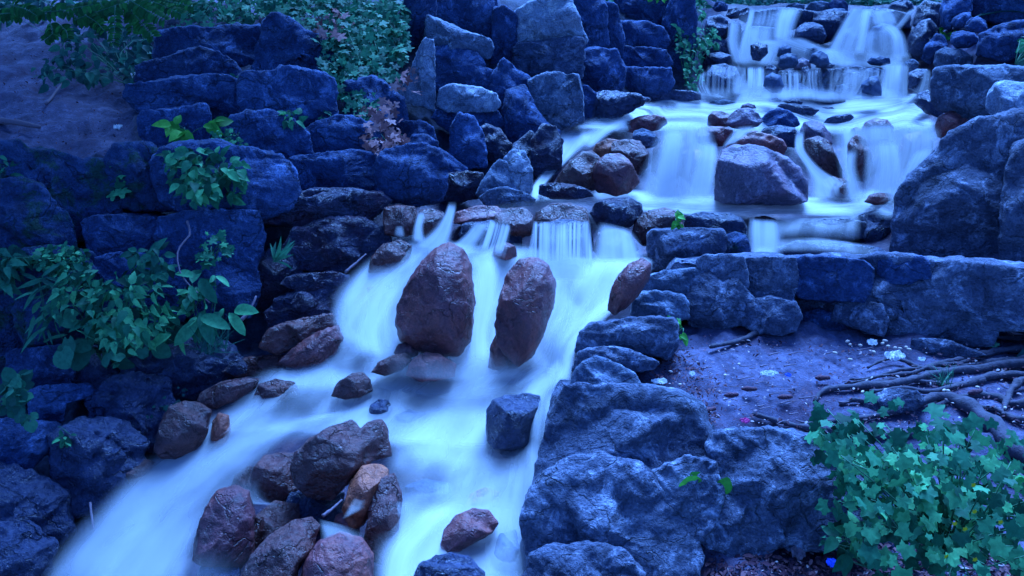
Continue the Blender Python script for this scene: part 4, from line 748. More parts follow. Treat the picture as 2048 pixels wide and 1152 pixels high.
# far waterfall, upper tier
fa = dict(foot=128, dy=-.62, mat='silk')
W('waterfall', '1458,38 1484,46 / 1453,88 1482,92 / 1464,130 1504,132', dens=.75, fade=(.3, .4, .1, .05), **fa)
W('waterfall', '1498,17 1514,20 / 1492,48 1506,54 / 1480,88 1500,92 / 1472,130 1502,130', dens=.9, fade=(.3, .4, .08, .05), **fa)
W('waterfall', '1512,17 1556,17 / 1508,40 1552,44 / 1500,56 1548,60', dens=.5, fade=(.2, .3, .1, .3), foot=128, dy=-.5, mat='curtain')
W('waterfall', '1550,18 1612,17 / 1546,45 1596,48 / 1543,84 1588,84', dens=.97, fade=(.25, .45, .06, .1), **fa)
W('waterfall', '1488,54 1548,56 / 1480,80 1546,86 / 1470,130 1542,130', dens=.75, fade=(.2, .2, .15, .05), **fa)
W('waterfall', '1500,82 1606,78 / 1530,95 1650,96 / 1560,112 1700,110 / 1570,132 1720,132', dens=.85, fade=(.15, .2, .12, .05), foot=128, dy=-.72, mat='soft')
W('waterfall', '1530,90 1560,90 / 1525,110 1560,112 / 1500,132 1560,134', dens=.75, fade=(.3, .4, .2, .05), foot=128, dy=-.8, mat='silk')
W('waterfall', '1700,18 1760,14 / 1684,42 1738,42 / 1660,84 1722,88 / 1640,110 1730,112', dens=.85, fade=(.2, .25, .08, .1), **fa)
W('waterfall', '1722,20 1748,18 / 1716,60 1740,58 / 1706,108 1732,108', dens=.97, fade=(.35, .35, .05, .08), foot=128, dy=-.7, mat='silk')
W('waterfall', '1746,18 1780,16 / 1742,36 1790,32 / 1746,52 1796,50', dens=.8, fade=(.2, .2, .1, .2), **fa)
W('waterfall', '1752,46 1786,44 / 1775,66 1808,66 / 1780,90 1816,92 / 1780,118 1818,118', dens=.97, fade=(.35, .3, .15, .06), foot=128, dy=-.82, mat='silk')
W('waterfall', '1730,62 1790,48 / 1722,84 1800,80 / 1722,112 1802,114', dens=.5, fade=(.2, .1, .2, .1), foot=128, dy=-.76, mat='silk')
W('waterfall', '1812,22 1842,6 / 1796,42 1822,36 / 1782,56 1800,60', dens=.8, fade=(.3, .4, .1, .2), **fa)
W('waterfall', '1622,100 1700,98 1820,104 / 1606,116 1700,116 1824,118 / 1600,134 1700,134 1830,134', dens=.97, fade=(.15, .05, .3, .06), foot=128, dy=-.66, mat='soft')
W('waterfall', '1470,24 1560,20 1606,20 / 1460,76 1540,76 1592,74 / 1458,130 1540,130 1600,130', mat='silk', dens=.4, fade=(.2, .3, .2, .05), foot=128, dy=-.42)
W('waterfall', '1706,18 1760,15 1826,18 / 1668,70 1740,66 1806,64 / 1640,128 1730,128 1816,128', mat='silk', dens=.4, fade=(.2, .2, .15, .05), foot=128, dy=-.5)
# far waterfall, lower tier
fb = dict(foot=190, dy=-.62)
W('waterfall', '1478,134 1532,134 / 1480,160 1530,160 / 1462,192 1545,192', mat='curtain', dens=.95, fade=(.15, .15, .1, .3), **fb)
W('waterfall', '1470,150 1535,158 / 1450,192 1560,192', mat='soft', dens=.75, fade=(.4, .4, .5, .05), **fb)
W('waterfall', '1398,150 1414,138 / 1394,172 1412,168 / 1388,194 1436,194', mat='curtain', dens=.75, fade=(.3, .3, .1, .05), **fb)
W('waterfall', '1414,132 1484,130 / 1408,160 1486,160 / 1406,190 1486,190', mat='curtain', dens=.4, fade=(.1, .1, .15, .1), foot=190, dy=-.82)
W('waterfall', '1556,140 1612,142 / 1556,165 1614,168 / 1548,192 1620,192', mat='curtain', dens=.7, fade=(.2, .2, .15, .05), foot=190, dy=-.72)
W('waterfall', '1612,138 1646,138 / 1612,165 1645,165 / 1606,192 1660,192', mat='curtain', dens=.6, fade=(.2, .2, .15, .05), foot=190, dy=-.72)
W('waterfall', '1660,138 1772,136 / 1656,165 1772,165 / 1650,192 1776,192', mat='curtain', dens=.45, fade=(.1, .1, .12, .35), foot=190, dy=-.85)
W('waterfall', '1764,128 1820,128 / 1762,160 1818,160 / 1752,194 1822,194', mat='silk', dens=.97, fade=(.25, .15, .08, .05), **fb)
W('waterfall', '1846,138 1864,138 / 1838,168 1862,172 / 1822,194 1862,194', mat='silk', dens=.75, fade=(.35, .3, .1, .05), **fb)
W('foam', '1400,172 1620,174 1840,176 / 1395,186 1620,188 1845,190 / 1390,200 1620,202 1850,202', mat='soft', dens=.8, fade=(.08, .08, .6, .3), foot=190, dy=-.7)
W('waterfall', '1480,136 1560,140 1660,140 1812,138 / 1400,192 1540,192 1660,192 1812,192', mat='curtain', dens=.4, fade=(.1, .1, .3, .05), foot=190, dy=-.55)
W('foam', '1458,114 1600,118 1720,116 1822,116 / 1454,126 1600,128 1720,128 1824,128 / 1450,140 1600,141 1720,141 1826,141', mat='soft', dens=.75, fade=(.1, .08, .5, .25), foot=134, dy=-.78, layers=1)
# upper basin
W('stream', '1392,188 1540,190 1700,190 1838,190 / 1330,200 1520,202 1700,202 1850,202 / 1240,216 1450,214 1670,214 1862,214 / 1180,238 1400,236 1650,238 1868,236 / 1110,266 1370,264 1640,266 1880,262', mat='calm', dens=.97, fade=(.06, .03, .02, .02), dy=-.14, layers=3)
W('stream', '1400,200 1640,198 / 1330,216 1600,214 / 1290,232 1560,230', mat='calm', dens=.7, fade=(.3, .3, .3, .3), dy=-.2)
W('stream', '1108,262 1206,258 / 1110,292 1170,296 / 1104,325 1142,322 / 1080,352 1112,350 / 1060,380 1088,378 / 1056,400 1096,404', mat='silk', dens=.97, fade=(.25, .25, .1, .08), dy=-.3)
W('stream', '1140,290 1180,300 / 1190,250 1240,262 / 1260,222 1330,232', mat='soft', dens=.85, fade=(.3, .3, .15, .15), dy=-.24)
W('waterfall', '1316,240 1420,236 / 1306,275 1430,272 / 1290,320 1440,318 / 1272,365 1440,368 / 1262,404 1440,406', mat='silk', dens=.8, fade=(.25, .15, .12, .05), foot=400, dy=-.25, layers=3)
W('waterfall', '1326,262 1376,258 / 1316,310 1372,306 / 1300,360 1372,360 / 1290,402 1380,404', mat='silk', dens=.85, fade=(.35, .35, .1, .05), foot=400, dy=-.32)
W('waterfall', '1396,282 1436,286 / 1386,330 1434,330 / 1362,400 1430,402', mat='silk', dens=.9, fade=(.35, .2, .15, .05), foot=400, dy=-.34)
W('waterfall', '1590,262 1612,258 / 1588,296 1612,300 / 1606,330 1650,344 / 1616,366 1700,372 / 1610,402 1730,404', mat='silk', dens=.9, fade=(.3, .3, .12, .06), foot=404, dy=-.3)
W('waterfall', '1470,256 1520,252 / 1455,276 1500,270 / 1440,300 1470,290', mat='silk', dens=.7, fade=(.3, .3, .2, .2), foot=330, dy=-.35)
W('waterfall', '1660,252 1760,250 1884,258 / 1664,290 1770,288 1880,300 / 1672,340 1760,340 1840,350 / 1680,404 1750,406 1806,404', mat='silk', dens=.8, fade=(.15, .12, .1, .05), foot=404, dy=-.05, layers=3)
W('waterfall', '1744,280 1800,278 / 1748,330 1806,330 / 1744,404 1800,404', mat='silk', dens=.9, fade=(.3, .3, .2, .05), foot=404, dy=-.3)
W('waterfall', '1688,300 1720,296 / 1686,340 1716,340 / 1684,404 1740,404', mat='silk', dens=.75, fade=(.4, .4, .2, .05), foot=404, dy=-.55)
W('waterfall', '1830,300 1872,290 / 1806,340 1850,340 / 1780,404 1816,400', mat='silk', dens=.9, fade=(.3, .2, .15, .05), foot=404, dy=-.3)
W('waterfall', '1730,238 1790,246 / 1728,262 1792,268 / 1730,286 1796,290', mat='soft', dens=.45, fade=(.3, .3, .2, .3), foot=290, dy=-.55)
# pool
W('pool', '1058,384 1250,386 1450,394 1640,392 1806,388 / 1080,400 1250,402 1450,408 1640,408 1806,404 / 1170,412 1290,414 1440,420 1640,420 1800,418 / 1190,426 1300,428 1450,434 1620,436 1796,434', mat='calm', dens=.97, fade=(.04, .03, .05, .15), dy=-.2, layers=3)
W('foam', '1240,380 1440,384 / 1230,400 1440,404 / 1220,416 1440,418', mat='soft', dens=.85, fade=(.25, .15, .4, .4), dy=-.34)
W('foam', '1620,376 1806,378 / 1616,396 1806,398 / 1610,414 1806,412', mat='soft', dens=.8, fade=(.25, .12, .4, .4), dy=-.34)
W('stream', '905,420 1060,402 1190,402 / 905,440 1050,430 1186,440', mat='soft', dens=.35, fade=(.2, .1, .3, .3), dy=-.42)
# side spout and steps
W('stream', '1498,438 1566,440 / 1494,466 1572,470 / 1496,494 1570,498 / 1500,528 1562,528', mat='silk', dens=.9, fade=(.2, .3, .08, .05), foot=520, dy=-.05)
W('stream', '1560,436 1640,436 1724,434 / 1552,452 1630,446 1724,444 / 1548,476 1610,482 1720,484', mat='silk', dens=.4, fade=(.1, .1, .1, .35), dy=-.3, foot=None)
W('stream', '1548,484 1640,480 1750,492 / 1546,498 1640,494 1760,504 / 1546,510 1640,508 1764,520', mat='silk', dens=.35, fade=(.1, .1, .15, .4), dy=-.5)
W('stream', '1504,492 1552,492 / 1506,526 1550,526', mat='silk', dens=.9, fade=(.3, .3, .3, .05), foot=520, dy=-.2)
# middle cascade
W('waterfall', '1066,444 1180,444 / 1060,480 1184,482 / 1048,548 1194,552', mat='curtain', dens=.97, fade=(.06, .06, .04, .2), foot=540, dy=-.45, layers=2)
W('waterfall', '1050,500 1194,505 / 1040,560 1200,566', mat='soft', dens=.85, fade=(.3, .3, .6, .1), foot=540, dy=-.5)
W('waterfall', '948,446 984,444 / 926,474 962,484 / 892,500 940,518', mat='silk', dens=.9, fade=(.25, .25, .1, .15), foot=500, dy=-.4)
W('waterfall', '976,440 1026,450 / 966,470 1018,484 / 950,505 1010,520', mat='curtain', dens=.95, fade=(.1, .1, .08, .2), foot=510, dy=-.42)
W('waterfall', '896,408 916,408 / 886,432 908,446 / 858,464 900,486 / 800,500 890,520', mat='silk', dens=.9, fade=(.3, .3, .15, .12), foot=480, dy=-.4)
W('waterfall', '834,422 854,422 / 826,450 848,454 / 820,484 854,490', mat='silk', dens=.85, fade=(.35, .35, .1, .12), foot=476, dy=-.5)
W('waterfall', '790,456 808,454 / 786,474 812,476', mat='silk', dens=.7, fade=(.35, .35, .2, .2), foot=476, dy=-.4)
W('stream', '826,476 950,494 1060,500 1180,520 1300,520 / 730,528 870,520 1000,540 1130,545 1306,540 / 664,590 800,600 960,610 1120,605 1284,580 / 650,660 800,670 950,690 1080,680 1210,650 / 600,735 740,740 900,748 1050,735 1160,712 / 470,800 640,800 850,820 1000,815 1140,790', mat='soft', dens=.93, fade=(.08, .02, .05, .08), dy=-.13, layers=4, gap=.03)
W('waterfall', '880,486 1000,505 / 934,540 1004,545 / 936,600 1000,600 / 928,670 984,670 / 915,755 1000,755', mat='silk', dens=.9, fade=(.4, .3, .2, .15), dy=-.36, layers=2)
W('waterfall', '1180,500 1296,520 / 1140,555 1284,556 / 1110,606 1244,606 / 1080,672 1180,656 / 1030,752 1144,716', mat='soft', dens=.8, fade=(.3, .06, .15, .15), dy=-.3, layers=3)
W('waterfall', '820,478 890,490 / 740,530 830,548 / 676,580 760,610 / 660,640 720,660 / 690,705 780,720', mat='silk', dens=.6, fade=(.35, .35, .12, .15), dy=-.34)
W('waterfall', '770,520 860,505 / 716,590 800,600 / 700,650 796,660 / 715,715 810,722', mat='silk', dens=.6, fade=(.3, .3, .2, .15), dy=-.38)
W('waterfall', '770,560 830,540 / 730,610 790,620 / 700,670 770,680 / 700,720 800,725', mat='silk', dens=.75, fade=(.4, .4, .25, .2), dy=-.34)
W('foam', '640,690 760,712 900,730 / 600,740 760,756 920,762 / 560,790 760,800 960,800', mat='soft', dens=.8, fade=(.25, .25, .3, .3), dy=-.22)
W('foam', '1020,530 1180,560 / 1000,500 1220,500', mat='soft', dens=.3, fade=(.3, .3, .3, .3), dy=-.4)
W('waterfall', '1196,446 1262,462 / 1186,476 1282,486 / 1176,528 1302,530', mat='silk', dens=.9, fade=(.3, .25, .2, .1), foot=530, dy=-.4)
# lower stream
W('stream', '520,735 660,735 850,745 1000,740 1156,722 / 420,840 620,830 800,840 980,850 1140,830 / 360,900 560,880 780,900 960,910 1112,900', mat='soft', dens=.93, fade=(.1, .02, .1, .12), dy=-.13, layers=4, gap=.03)
W('stream', '440,810 560,806 660,812 / 350,880 470,880 590,880 / 260,945 390,950 510,945 / 190,1020 320,1030 450,1010 / 100,1110 250,1120 400,1100 / 40,1190 200,1200 380,1190 / -20,1280 150,1280 360,1280', mat='soft', dens=.86, fade=(.22, .12, .1, 0), dy=-.13, layers=4, gap=.03)
W('stream', '520,820 620,820 / 430,870 540,880 / 340,935 470,950 / 260,1020 400,1020 / 190,1110 340,1120 / 140,1200 300,1220', mat='soft', dens=.7, fade=(.4, .4, .15, .1), dy=-.22)
W('stream', '380,1100 430,1130 / 340,1130 400,1170 / 330,1200 400,1220', mat='silk', dens=.4, fade=(.4, .4, .3, 0), dy=-.2)
W('stream', '720,800 870,796 1000,796 1140,780 / 764,860 890,862 1006,866 1118,850 / 760,940 880,950 1000,950 1106,950 / 750,1010 860,1020 980,1020 1088,1010 / 740,1080 850,1090 960,1090 1064,1080 / 730,1170 850,1170 950,1170 1064,1170 / 720,1260 850,1260 950,1260 1060,1260', mat='soft', dens=.93, fade=(.2, .02, .12, 0), dy=-.13, layers=4, gap=.03)
W('stream', '860,1010 930,1000 / 800,1060 890,1060 / 750,1110 850,1120 / 740,1200 830,1220', mat='silk', dens=.8, fade=(.4, .4, .2, 0), dy=-.25)
W('waterfall', '864,972 908,972 / 860,998 910,998', mat='curtain', dens=.8, fade=(.2, .2, .15, .4), foot=1010, dy=-.28)
W('waterfall', '780,1005 840,1000 / 780,1040 845,1040', mat='curtain', dens=.6, fade=(.25, .25, .2, .4), foot=1050, dy=-.25)
W('stream', '990,1010 1080,1000 / 1000,1060 1064,1050 / 980,1120 1062,1100 / 970,1200 1062,1200', mat='soft', dens=.8, fade=(.35, .05, .2, 0), dy=-.3)
W('stream', '640,830 800,800 / 560,850 720,840 / 500,885 590,900', mat='soft', dens=.7, fade=(.3, .3, .2, .2), dy=-.2)
W('stream', '770,880 960,880 / 780,915 980,915 / 790,950 1000,950', mat='soft', dens=.6, fade=(.3, .3, .35, .35), dy=-.24)
W('stream', '636,1040 668,1050 / 640,1070 700,1060 / 640,1110 740,1080', mat='silk', dens=.55, fade=(.3, .3, .2, .2), dy=-.42)
W('stream', '700,1000 740,960 / 680,1040 730,1010', mat='silk', dens=.4, fade=(.3, .3, .2, .2), dy=-.42)
# mist wrapping the stones
W('mist', '1086,530 1160,556 / 1098,620 1150,626 / 1064,690 1130,694 / 1030,744 1120,744', mat='silk', dens=.5, fade=(.7, .15, .2, .1), foot=734, dy=-.66, layers=1)
W('mist', '776,680 860,700 960,706 1060,700 / 770,712 860,730 960,738 1070,730 / 760,752 860,760 960,765 1080,760', mat='soft', dens=.4, fade=(.3, .3, .9, .1), foot=735, dy=-.62, layers=2)
W('mist', '380,1090 516,1080 / 376,1130 520,1120 / 370,1180 520,1170', mat='soft', dens=.35, fade=(.2, .2, .7, .1), foot=1130, dy=-.62, layers=1)
W('mist', '430,966 520,950 / 420,1000 540,1000 / 500,1010 600,1016', mat='soft', dens=.6, fade=(.2, .3, .5, .3), foot=1010, dy=-.5, layers=1)
W('mist', '1700,240 1790,240 / 1696,262 1796,262 / 1694,284 1800,284', mat='silk', dens=.55, fade=(.2, .2, .5, .1), foot=290, dy=-.62, layers=1)
W('foam', '1404,170 1540,172 1680,172 1816,172 / 1396,184 1540,186 1680,186 1826,186 / 1392,200 1540,204 1680,204 1840,200', mat='soft', dens=.75, fade=(.08, .08, .7, .3), foot=192, dy=-1.0, layers=1)
W('stream', '560,838 660,838 / 470,880 540,900 / 400,930 480,960', mat='soft', dens=.6, fade=(.3, .35, .25, .25), dy=-.28)
# ------------------------------------------------------------------ leaves
def leaf_mat(name, dark, mid, light, trans=.3, rough=.62):
    b = N(name)
    at_ = b.n('ShaderNodeAttribute', attribute_name='leaf_tone')
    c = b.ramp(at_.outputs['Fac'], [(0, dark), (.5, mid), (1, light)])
    geo = b.n('ShaderNodeNewGeometry')
    c = b.mix(b.rng(b.noise(geo.outputs['Position'], 40, 3, .6), .4, .65, 0, .35), c, tuple(x*.6 for x in dark))
    p = b.n('ShaderNodeBsdfPrincipled'); b.l(c, p.inputs['Base Color']); p.inputs['Roughness'].default_value = rough; p.inputs['Specular IOR Level'].default_value = .18
    t = b.n('ShaderNodeBsdfTranslucent'); b.l(c, t.inputs[0])
    m = b.n('ShaderNodeMixShader'); m.inputs[0].default_value = trans; b.l(p.outputs[0], m.inputs[1]); b.l(t.outputs[0], m.inputs[2])
    o = b.n('ShaderNodeOutputMaterial'); b.l(m.outputs[0], o.inputs[0]); return b.m
def plain_mat(name, col, rough=.7, spec=.3, var=.35, scale=60, bump=.3):
    b = N(name); geo = b.n('ShaderNodeNewGeometry'); nz = b.noise(geo.outputs['Position'], scale, 5, .65)
    c = b.mix(b.rng(nz, .35, .65, var, 0), col, tuple(x*.45 for x in col))
    p = b.n('ShaderNodeBsdfPrincipled'); b.l(c, p.inputs['Base Color']); p.inputs['Roughness'].default_value = rough; p.inputs['Specular IOR Level'].default_value = spec
    bp = b.n('ShaderNodeBump'); bp.inputs['Strength'].default_value = bump; bp.inputs['Distance'].default_value = .01; b.l(nz, bp.inputs['Height']); b.l(bp.outputs[0], p.inputs['Normal'])
    o = b.n('ShaderNodeOutputMaterial'); b.l(p.outputs[0], o.inputs[0]); return b.m
M['leaf_teal'] = leaf_mat('teal_green_leaf', (.004, .045, .025), (.024, .19, .09), (.13, .56, .2))
M['leaf_dark'] = leaf_mat('dark_green_leaf', (.008, .05, .05), (.02, .11, .09), (.04, .20, .12))
M['leaf_mid'] = leaf_mat('mid_green_leaf', (.007, .06, .04), (.02, .15, .085), (.06, .30, .14))
M['leaf_bright'] = leaf_mat('bright_green_leaf', (.025, .17, .025), (.06, .32, .04), (.13, .50, .07))
M['leaf_frond'] = leaf_mat('frond_leaf', (.008, .07, .02), (.02, .15, .035), (.05, .28, .05))
M['leaf_dead'] = leaf_mat('dead_leaf', (.12, .04, .04), (.28, .12, .12), (.42, .24, .24), trans=.15, rough=.8)
M['stem'] = plain_mat('green_stem', (.05, .18, .09))
M['bark'] = plain_mat('root_bark', (.075, .065, .09), rough=.85, var=.9, scale=30, bump=1)
M['twig'] = plain_mat('dry_twig', (.17, .12, .15), rough=.8)
M['paper'] = plain_mat('white_paper', (.74, .72, .70), rough=.8, var=.1, bump=.1)
M['shellnut'] = plain_mat('pale_nut_shell', (.62, .48, .40), rough=.6, var=.3)
M['cone'] = plain_mat('brown_cone', (.14, .05, .07), rough=.8, var=.8, scale=90, bump=1)
M['pinkbit'] = plain_mat('pink_petal', (.75, .08, .30), rough=.6)
M['bluebit'] = plain_mat('blue_plastic', (.02, .12, .8), rough=.3, spec=.5, var=.1)
M['yellow'] = plain_mat('yellow_petal', (.8, .62, .02), rough=.6, var=.1)
def leaf_template(kind):
    if kind in ('lobed', 'ivy', 'heart'):
        n = 27; th = np.linspace(-np.pi, np.pi, n, endpoint=False)   # 0 = tip direction (+y)
        if kind == 'lobed':
            r = .40 + .22*np.abs(np.cos(th*2.5))**1.2 * (1 - .35*np.abs(th)/np.pi) + .05*np.cos(th*13)
            r = np.where(np.abs(th) > 2.6, .25, r); r[np.argmin(np.abs(th))] += .08
        elif kind == 'ivy':
            r = .30 + .30*np.abs(np.cos(th*2.5))**2 * (1 - .3*np.abs(th)/np.pi); r = np.where(np.abs(th) > 2.7, .22, r)
        else:
            r = .42 + .06*np.cos(th) + .10*np.exp(-(np.abs(th)/.35)**2); r = np.where(np.abs(th) > 2.75, .2, r)
        x, y = r*np.sin(th), .38 + r*np.cos(th)
        V = np.concatenate([[[0, .38]], np.stack([x, y], -1)]); z = -.30*V[:, 0]**2 - .22*(V[:, 1] - .3)**2 + .10*np.abs(V[:, 0])
        z += .03*np.sin(V[:, 0]*16)*V[:, 1]
        Fc = [[0, 1 + (i+1) % n, 1 + i] for i in range(n)]
        return np.column_stack([V, z]), Fc
    w = {'ovate': lambda t: .30*np.sin(np.pi*t**.75)**.9, 'lance': lambda t: .085*np.sin(np.pi*t**.8), 'nettle': lambda t: .25*np.sin(np.pi*t**.62)*(1 + .14*np.sin(t*44)),
         'oblong': lambda t: .20*np.sin(np.pi*t)**.55, 'leaflet': lambda t: .24*np.sin(np.pi*t)**.7, 'blade': lambda t: .022*(1 - t)**.6}[kind]
    K = {'nettle': 13, 'blade': 6}.get(kind, 8); t = np.linspace(0, 1, K); V = []; Fc = []
    for i, ti in enumerate(t):
        ww = max(float(w(np.clip(ti, .001, .999))), .004); dr = -.30*ti**2 if kind != 'blade' else -.6*ti**2
        V += [[-ww, ti, dr + .35*ww], [0, ti, dr], [ww, ti, dr + .35*ww]]
        if i:
            a = 3*i; Fc += [[a-3, a-2, a+1, a], [a-2, a-1, a+2, a+1]]
    return np.array(V), Fc
TPL = {k: leaf_template(k) for k in ('lobed', 'ivy', 'heart', 'ovate', 'lance', 'nettle', 'oblong', 'leaflet', 'blade')}
def leaves_mesh(kind, P, N_, T_, size, leaf_tone):
    """P positions, N_ leaf normals, T_ tip directions"""
    V0, F0 = TPL[kind]; n = len(P)
    T_ = T_ - N_*(T_*N_).sum(1, keepdims=True); T_ /= np.linalg.norm(T_, axis=1, keepdims=True) + 1e-9
    X = np.cross(T_, N_)
    V = P[:, None] + size[:, None, None]*(V0[None, :, :1]*X[:, None] + V0[None, :, 1:2]*T_[:, None] + V0[None, :, 2:]*N_[:, None])
    k = len(V0); Fc = [[a + i*k for a in f] for i in range(n) for f in F0]
    return V.reshape(-1, 3), Fc, np.repeat(leaf_tone, k)
def on_bush(px, py, foot, dy, lean=.42):
    Y = D(px, np.full(np.shape(px), float(foot)))*(1 + (foot - np.asarray(py))/F*lean) + dy
    return ray(px, py)*Y[..., None]
PL = [0]
def plant(name, label, blobs, kind, mat, size, foot, spread=.15, dy=-.1, group=None, cat='plant', stems=8, up=.8, droop=.3, tip=None, stem_r=.004, origin=None, follow=False, extra=None, facing=.7, jit=.45):
    """blobs: (cx, cy, rx, ry, n) in photograph pixels; foot: pixel (x, y) where it grows"""
    PL[0] += 1; rg = np.random.RandomState(PL[0]*31)
    base = at(*foot, dy*.5)
    root = empty(name, base); tag(root, label, cat, group)
    px, py, dz = [], [], []
    for cx, cy, rx, ry, n in blobs:
        a = rg.uniform(0, 2*np.pi, n); q = rg.uniform(0, 1, n)**.5
        px.append(cx + rx*q*np.cos(a)); py.append(cy + ry*q*np.sin(a)); dz.append(rg.uniform(-1, 1, n)*np.sqrt(np.maximum(1 - q**2, .02)))
    px, py, dz = map(np.concatenate, (px, py, dz)); n = len(px)
    P = (at(px, py) + (np.array([0, -1, .25])*(-dy) if dy <= 0 else np.array([0, dy, .02])) if follow else on_bush(px, py, foot[1], dy)) + np.array([0, 1.0, 0])*(dz*spread)[:, None]
    mpp = np.linalg.norm(P, axis=1)/F
    sz = size*mpp*rg.uniform(.42, 1.28, n)
    Nn = rg.normal(size=(n, 3))*jit + np.array([0, -facing, up]); Nn /= np.linalg.norm(Nn, axis=1, keepdims=True)
    out = P - P.mean(0); out /= np.linalg.norm(out, axis=1, keepdims=True) + 1e-6
    T_ = rg.normal(size=(n, 3))*.6 + out*.5 + np.array([0, -.3, -droop]) if tip is None else rg.normal(size=(n, 3))*.35 + np.array(tip)
    V, Fc, rd = leaves_mesh(kind, P, Nn, T_, sz, np.clip(rg.normal(.5, .26, n) + (-dz)*.18, 0, 1))  # tone is random plus a shift: nearer leaves lighter, hinder ones darker
    mesh_obj('foliage', V - base, Fc, M[mat], parent=root, smooth_=True, attrs={'leaf_tone': ('FLOAT', rd)}).location = (0, 0, 0)
    SV, SF = [], []; off = 0
    for j in rg.choice(n, min(stems, n), replace=False):
        e = P[j]; mid = (base + e)/2 + rg.normal(size=3)*.03 + np.array([0, 0, .04])
        v, f = tube(catmull([base, mid, e], 9), np.linspace(stem_r, stem_r*.5, 9), 5)
        SV.append(v); SF += [[a + off for a in ff] for ff in f]; off += len(v)
    if SV:
        o = mesh_obj('stem', np.concatenate(SV) - base, SF, M['stem'], parent=root); o.location = (0, 0, 0)
    return root, base
# ---- bush at the lower right
bush, bb = plant('flowering_bush', 'leafy bush with toothed lobed leaves and yellow flowers at the lower right', [(1860, 970, 165, 90, 178), (1760, 935, 105, 55, 82), (1925, 1050, 130, 80, 129), (1720, 985, 75, 60, 35), (1845, 876, 70, 34, 39), (1720, 905, 60, 22, 16), (1990, 1000, 90, 130, 94), (1790, 1070, 90, 50, 39), (1760, 900, 60, 26, 16), (1690, 905, 45, 50, 23), (2000, 930, 70, 45, 27)],
                 'lobed', 'leaf_teal', 28, (1880, 1120), spread=.42, dy=-.25, stems=110, up=.75, droop=.7, stem_r=.0045, jit=.38)
for fx, fy in ((1947, 970), (1945, 989), (1949, 1023), (1909, 1047), (1930, 1058), (2001, 1044), (1950, 1119), (1893, 1113)):
    c0 = on_bush(np.array([fx]), np.array([fy]), 1120, -.53)[0] - bb; V, Fc = [], []
    for k in range(5):
        a = k*2*math.pi/5; r1, r2 = .010, .0055; i = len(V)
        u_ = np.array([math.cos(a), 0, math.sin(a)]); w_ = np.array([-math.sin(a), 0, math.cos(a)])
        V += [c0, c0 + u_*r2 + w_*.004 + [0, -.002, 0], c0 + u_*r1 + [0, .001, 0], c0 + u_*r2 - w_*.004 + [0, -.002, 0]]; Fc.append([i, i+1, i+2, i+3])
    mesh_obj('flower', V, Fc, M['yellow'], parent=bush)
plant('sapling', 'small light green sprig left of the foot of the flowered bush', [(1680, 1070, 34, 36, 20), (1700, 1090, 50, 20, 10)], 'ovate', 'leaf_teal', 34, (1735, 1135), spread=.06, dy=-.12, stems=12)
plant('seedling', 'three heart shaped leaves growing from the vertical rock gap', [(1410, 974, 8, 5, 2), (1438, 988, 3, 3, 1), (1418, 996, 4, 3, 1)], 'heart', 'leaf_bright', 44, (1424, 1012), spread=.01, dy=-.28, stems=4, up=.35, facing=1.0, jit=.12, droop=-.5)
plant('herb', 'upright green sprig on the dark corner block by the cascade', [(1357, 438, 7, 20, 22)], 'ovate', 'leaf_bright', 13, (1356, 458), spread=.03, dy=-.9, stems=4)
plant('seedling', 'tiny two leaved seedling beside the flat topped edge boulder', [(1356, 650, 12, 7, 5), (1362, 670, 18, 8, 4)], 'oblong', 'leaf_bright', 22, (1354, 668), spread=.02, dy=-.15, stems=3)
plant('herb', 'broad single leaf by the white paper under the wall', [(2020, 634, 16, 5, 4), (2000, 632, 8, 4, 2)], 'oblong', 'leaf_bright', 34, (2008, 646), spread=.02, dy=-.12, stems=2)
plant('grass_tuft', 'small grass tuft among the tree roots', [(1888, 768, 14, 4, 26)], 'blade', 'leaf_mid', 34, (1888, 774), spread=.03, dy=-.1, stems=0, tip=(0, -.2, 1), up=.2, facing=1)
# ---- left bank plants
plant('nettle', 'tall nettle clump in front of the dark left blocks', [(165, 600, 55, 45, 74), (235, 615, 55, 60, 102), (290, 610, 50, 60, 85), (150, 565, 45, 18, 27), (270, 660, 60, 30, 40)], 'nettle', 'leaf_teal', 26, (225, 725), spread=.22, dy=-0.50, stems=18, droop=.6)
plant('burdock', 'large drooping dark leaves under the nettle clump', [(190, 650, 55, 40, 20), (250, 690, 70, 30, 18), (150, 690, 40, 30, 10)], 'heart', 'leaf_mid', 44, (215, 740), spread=.2, dy=-0.42, stems=9, droop=.9)
plant('herb', 'narrow leaved herb left of the nettle clump', [(95, 575, 28, 28, 26), (90, 640, 26, 30, 16)], 'lance', 'leaf_mid', 46, (95, 690), spread=.08, dy=-0.50, stems=6, up=.5)
plant('herb', 'clump of tiny round leaves on the lower left shelf', [(115, 515, 50, 24, 190), (140, 535, 40, 22, 90)], 'heart', 'leaf_teal', 11, (120, 548), spread=.12, dy=-0.55, stems=14, stem_r=.002)
plant('fern', 'bluish leafy clump at the left edge below the mossy boulder', [(14, 520, 30, 30, 60), (10, 550, 26, 26, 30)], 'nettle', 'leaf_mid', 26, (8, 585), spread=.1, dy=-0.55, stems=6)
plant('herb', 'upright pale herb at the right of the tiny leaved clump', [(276, 512, 16, 16, 16), (280, 540, 24, 14, 12)], 'ovate', 'leaf_mid', 26, (278, 560), spread=.05, dy=-0.55, stems=5)
plant('herb', 'slim herb tip on the shelf beside the ivy twigs', [(316, 506, 14, 16, 16), (322, 535, 22, 12, 10)], 'ovate', 'leaf_mid', 26, (318, 556), spread=.05, dy=-0.55, stems=5)
